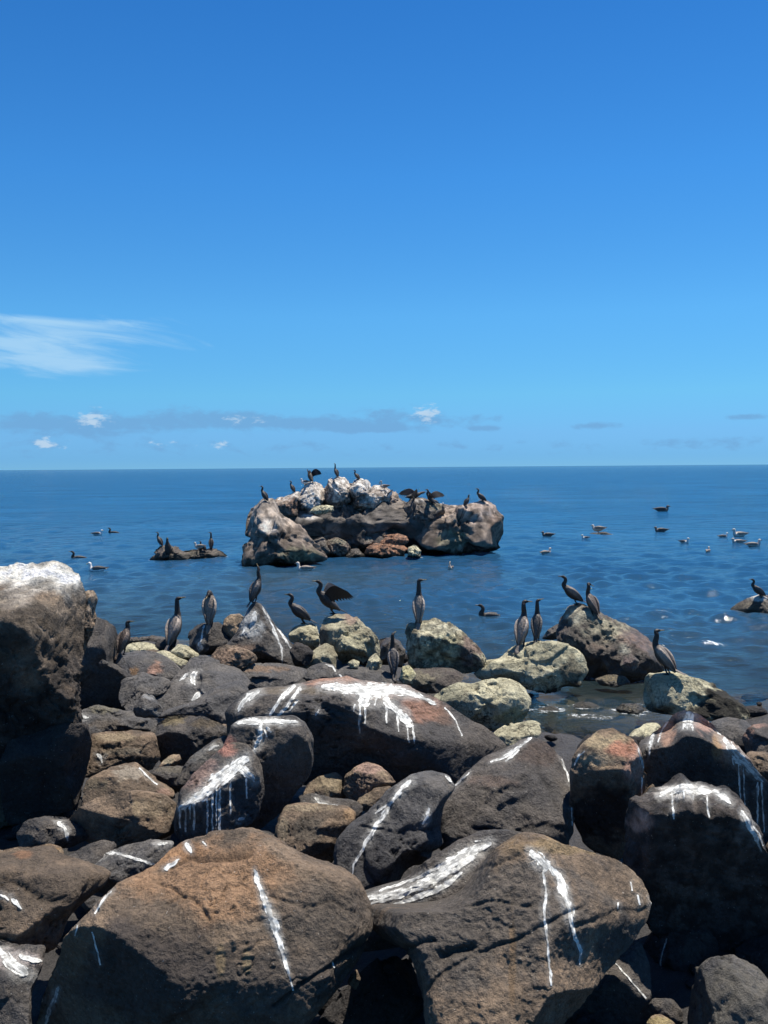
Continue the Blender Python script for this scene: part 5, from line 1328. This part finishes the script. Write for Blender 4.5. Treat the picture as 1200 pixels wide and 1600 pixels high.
# heading: 0 = along +x, 90 = out to sea, 180 = along -x, 270 = towards the shore
DK = (0.060, 0.053, 0.048)
cormorant('cormorant half hidden behind the dark slanting boulder, hunched beside the pale green flat stone', 190, 1016, 60, 50, 62, 'short', -60, 5, (0.090, 0.068, 0.053), loc=None)
cormorant('brown-backed cormorant on the pale flat stone, long neck stretched up and turned aside', 268, 1012, 66, 76, 62, 'up', -70, 12)
cormorant('preening cormorant seen from behind with its head tucked out of sight', 327, 980, 92, 56, 72, 'tuck', 160, -30, (0.173, 0.141, 0.112), fat=1.3)
cormorant('cormorant leaning up from the tip of the pointed white-streaked rock, bill raised', 396, 942, 40, 60, 66, 'tall', 100, 60, (0.083, 0.071, 0.063))
cormorant('small slim cormorant facing out along the water on the pale undercut block', 476, 973, 176, 47, 40, 's', 0, 4, (0.051, 0.045, 0.042))
cormorant('cormorant holding its wings open to dry on the pale broken boulder', 522, 953, 196, 54, 42, 's', 0, 8, (0.045, 0.039, 0.036), wings=0.75)
cormorant('upright cormorant on the corner of the mussel-crusted boulder, back turned and bill in profile', 654, 977, 84, 72, 70, 'up', -84, 4)
cormorant('cormorant seen from behind on the pink-crested boulder, neck straight up', 615, 1056, 96, 66, 66, 'up', -40, 20, (0.090, 0.078, 0.069))
cormorant('brown-backed cormorant with a pale tail, at the edge of the wide cream boulder', 813, 1012, 62, 72, 62, 'tall', -60, 0)
cormorant('dark cormorant standing behind the brown-backed one on the wide cream boulder', 838, 1002, 74, 64, 66, 'up', -60, 15, (0.075, 0.066, 0.057))
cormorant('cormorant on the very top of the weed-draped boulder, its pale bill held level', 902, 944, 172, 44, 40, 's', 0, 8, (0.093, 0.076, 0.065))
cormorant('dark cormorant just below the top of the weed-draped boulder, its bill dipped', 930, 963, 120, 50, 52, 'tall', -120, -25, (0.075, 0.061, 0.053))
cormorant('cormorant with scaly brown back leaning over behind the cream boulder with the wet black end', 1046, 1054, 140, 66, 50, 'tall', -140, 5, (0.150, 0.124, 0.102), tailbend=-30)
cormorant('cormorant on the white-topped rock at the picture edge', 1190, 934, 178, 28, 40, 's', 0, 5, (0.045, 0.041, 0.038))
IS = 'cormorants perched on the offshore rocks'
def far(label, px, py, yaw, hpx, pitch=50, neck='tall', head=0, bill=5, **k):
    return cormorant(label, px, py, yaw, hpx, pitch, neck, head, bill, (0.030, 0.027, 0.025), IS, **k)
far('cormorant on the low tan end of the long islet, away from the rest', 416, 784, 150, 25, 55, 's')
far('cormorant perched on the shoulder of the long islet, just below the white gull', 459, 767, 145, 19, 55, 's')
far('hunched cormorant with one wing arched, next to the white gull on the islet', 487, 755, 120, 20, 50, 'tuck', 120, -30, wings=0.5)
far('cormorant on the highest crown rock of the islet with neck stretched up', 527, 746, 130, 23, 58, 'up', 0, 40)
far('cormorant leaning forward on the crown of the islet, beside the highest one', 560, 750, 140, 16, 40, 's', 60, -10)
far('dark bird stretched level with wings half open above the saddle of the islet', 640, 779, 20, 14, 12, 'low', 0, 5, wings=1.1)
far('cormorant drying raised wings in the saddle of the islet', 677, 789, 150, 25, 45, 's', 0, 0, wings=0.9)
far('dark cormorant low against the rocks in the saddle of the islet', 647, 800, 95, 24, 70, 'tall', 40, 0)
far('cormorant on the broad low end of the islet with its neck drawn in', 727, 792, 30, 19, 55, 'short', 0, 10)
far('cormorant with S-curved neck on the pinkish broad low end of the islet', 756, 785, 160, 22, 42, 's')
SM = 'cormorants on the small weedy rock'
far('cormorant leaning on the higher end of the small weedy rock', 252, 853, 150, 22, 55, 's')
far('cormorant standing low in front on the small weedy rock, facing the shore', 263, 872, 270, 32, 74, 'short', 20, 0)
far('cormorant with drawn-in neck at the low end of the small weedy rock', 320, 862, 160, 16, 45, 'short')
far('upright cormorant at the low end of the small weedy rock, neck raised', 330, 860, 100, 28, 66, 'up', 60, 5)
SW = 'cormorants swimming with only the neck showing'
for lb, px, py, yaw, h in (('cormorant swimming with only head and neck above water, beyond the wide cream boulder', 780, 962, 180, 17),
                           ('tiny dark cormorant swimming between the tall boulder and the weedy islet', 131, 871, 200, 11),
                           ('tiniest dark cormorant swimming far out, beside a floating gull', 183, 832, 180, 9)):
    w_ = on_water(px, py)
    s_ = h / F * (w_ - CO).length
    cormorant(lb, px, py, yaw, None, 8, 's', 0, 5, (0.03, 0.027, 0.025), SW, loc=w_ + Vector((0, 0, -0.165)), legs=False)

WHT, GBR, GBK, GRY = (0.72, 0.71, 0.68), (0.30, 0.245, 0.20), (0.085, 0.075, 0.07), (0.33, 0.29, 0.26)
def gull(label, px, py, yaw, lpx, kind='brown', loc=None, head=0, legs=False, name='gull', cat='gull', group='gulls floating on the sea', neck=1.0, pose=0):
    """lpx: length of the bird in the photograph if it were seen side-on"""
    hc, bc, wc, bl = {'white': (WHT, WHT, GBK, (0.55, 0.36, 0.06)), 'brown': ((0.55, 0.50, 0.45), (0.45, 0.38, 0.32), (0.25, 0.205, 0.17), (0.10, 0.08, 0.07)),
                      'dark': ((0.13, 0.115, 0.105), (0.10, 0.085, 0.075), (0.055, 0.047, 0.042), (0.12, 0.09, 0.05)), 'pied': (WHT, (0.45, 0.42, 0.39), (0.12, 0.10, 0.09), (0.5, 0.34, 0.08)),
                      'pelican': ((0.50, 0.43, 0.36), (0.22, 0.175, 0.14), (0.16, 0.13, 0.11), (0.38, 0.27, 0.17))}[kind]
    root = empty(name)
    tag(root, label, cat, group)
    hy = R(head)
    hd = np.array([math.cos(hy), math.sin(hy), 0])
    rows = [[-.215, 0, .062, .022, .006], [-.15, 0, .055, .036, .020], [-.07, 0, .038, .064, .050], [.02, 0, .030, .078, .066], [.095, 0, .040, .070, .066], [.140, 0, .070, .046, .050]]
    cl = [GRY, bc, bc, bc, hc, hc]
    if kind == 'pelican':
        rows += [[.150, 0, .125, .026, .030], [.125, 0, .185, .022, .024], [.135, 0, .235, .020, .022]]
        cl += [hc, hc, hc]
        hp = np.array([.150, 0, .262])
        rows += [[*(hp), .024, .024], [*(hp + hd * .03 - np.array([0, 0, .02])), .016, .016], [*(hp + hd * .07 - np.array([0, 0, .085])), .010, .018], [*(hp + hd * .10 - np.array([0, 0, .15])), .004, .004]]
        cl += [hc, bl, bl, bl]
    else:
        rows += [[.152, 0, .100 + .03 * neck, .032, .034]]
        hp = np.array([.160, 0, .130 + .045 * neck])
        rows += [[*hp, .034, .034], [*(hp + hd * .030), .022, .022], [*(hp + hd * .048 - np.array([0, 0, .006])), .009, .010], [*(hp + hd * .080 - np.array([0, 0, .012])), .003, .004]]
        cl += [hc, hc, hc, bl, bl]
    V, Fq, t = loft(rows, 12, 4)
    mesh_obj('body', V, Fq, M_BIRD, parent=root, cols=cols_by_row(t, cl))
    for s in (1, -1):
        V, Fq, t = loft([[.105, s * .050, .075, .012, .020], [.05, s * .066, .080, .022, .040], [-.05, s * .056, .082, .020, .040], [-.15, s * .030, .084, .012, .020], [-.255, s * .010, .088, .004, .006]], 9, 4)
        mesh_obj('wing', V, Fq, M_BIRD, parent=root, cols=cols_by_row(t, [bc, wc, np.array(wc) * 1.1, np.array(wc) * .8, GBK]))
        if legs:
            V, Fq, t = loft([[.01, s * .025, -.02, .010, .010], [.0, s * .027, -.07, .005, .005], [.005, s * .027, -.11, .005, .005], [.045, s * .03, -.118, .016, .003]], 6, 3)
            mesh_obj('leg', V, Fq, M_BIRD, parent=root, cols=np.tile(np.array((.25, .17, .12)), (len(V), 1)))
    if legs:
        l = footing(px, py)
        sc = lpx / F * (l - CO).length / .47
        l = l + Vector((0, 0, .118 * sc))
    else:
        l = on_water(px, py)
        sc = 1.18 * lpx / F * (l - CO).length / .47
        l = l + Vector((0, 0, -.006))
    root.location = l
    root.scale = (sc,) * 3
    root.rotation_euler = (0, R(-pose), R(yaw))
    return root
gull('white-headed gull with dark wings floating near the tall guano-topped boulder', 152, 893, 176, 28, 'white')
gull('brown young gull floating far out beyond the tall boulder', 152, 836, 10, 16, 'pied')
gull('pale brown gull floating just in front of the islet', 477, 892, 176, 28, 'brown')
gull('pelican sitting upright on the water in front of the broad end of the islet', 705, 889, 250, 18, 'pelican', name='pelican', cat='pelican', group='pelicans on the water')
gull('brown gull with lowered head floating beyond the pale one off the islet end', 856, 838, 180, 19, 'dark', neck=0.2)
gull('pale brown gull turned towards open water, off the end of the islet', 853, 866, 30, 20, 'brown')
gull('white gull beside the low rock that is awash', 915, 842, 200, 14, 'white')
gull('dark bird floating farthest out on the open sea', 1034, 799, 0, 22, 'dark', neck=0.3)
gull('low dark gull with a white patch, floating alone beyond the upright gulls', 1033, 831, 180, 20, 'dark', neck=0.1)
gull('gull with a white head facing the shore, floating alone past the weed-draped boulder', 1069, 849, 300, 18, 'pied')
gull('gull sitting tail-on with a dark back, lowest of the gulls on the open water', 1106, 863, 60, 16, 'brown', neck=1.2)
gull('small gull with a white head at the near end of the floating gull cluster', 1130, 840, 10, 15, 'pied')
gull('gull with spread tail at the top of the floating gull cluster', 1156, 838, 190, 23, 'brown')
gull('low brown gull in the middle of the floating gull cluster', 1154, 849, 180, 20, 'brown', neck=0.1)
gull('brown gull at the outer end of the floating gull cluster with its head up', 1177, 854, 0, 22, 'brown')
gull('white gull standing beside the hunched cormorant on the islet', 477, 759, 180, 17, 'white', legs=True, group='gulls standing on the islets')
gull('pelican resting on the crown of the islet beside the pale blocks', 601, 766, 200, 18, 'pelican', legs=True, name='pelican', cat='pelican', group='pelicans on the islet')
gull('white bird on the sloping crown of the islet next to the pelican', 610, 779, 130, 19, 'white', legs=True, group='gulls standing on the islets', pose=-40)
gull('white bird standing in the saddle of the islet', 693, 792, 100, 10, 'white', legs=True, group='gulls standing on the islets')
gull('pale gull standing at the low end of the small weedy rock', 312, 861, 178, 20, 'brown', legs=True, group='gulls standing on the islets')
gull('big brown bird hunched on the low rock that is awash', 935, 835, 150, 25, 'brown', legs=True, group='gulls standing on the islets', neck=0.0)
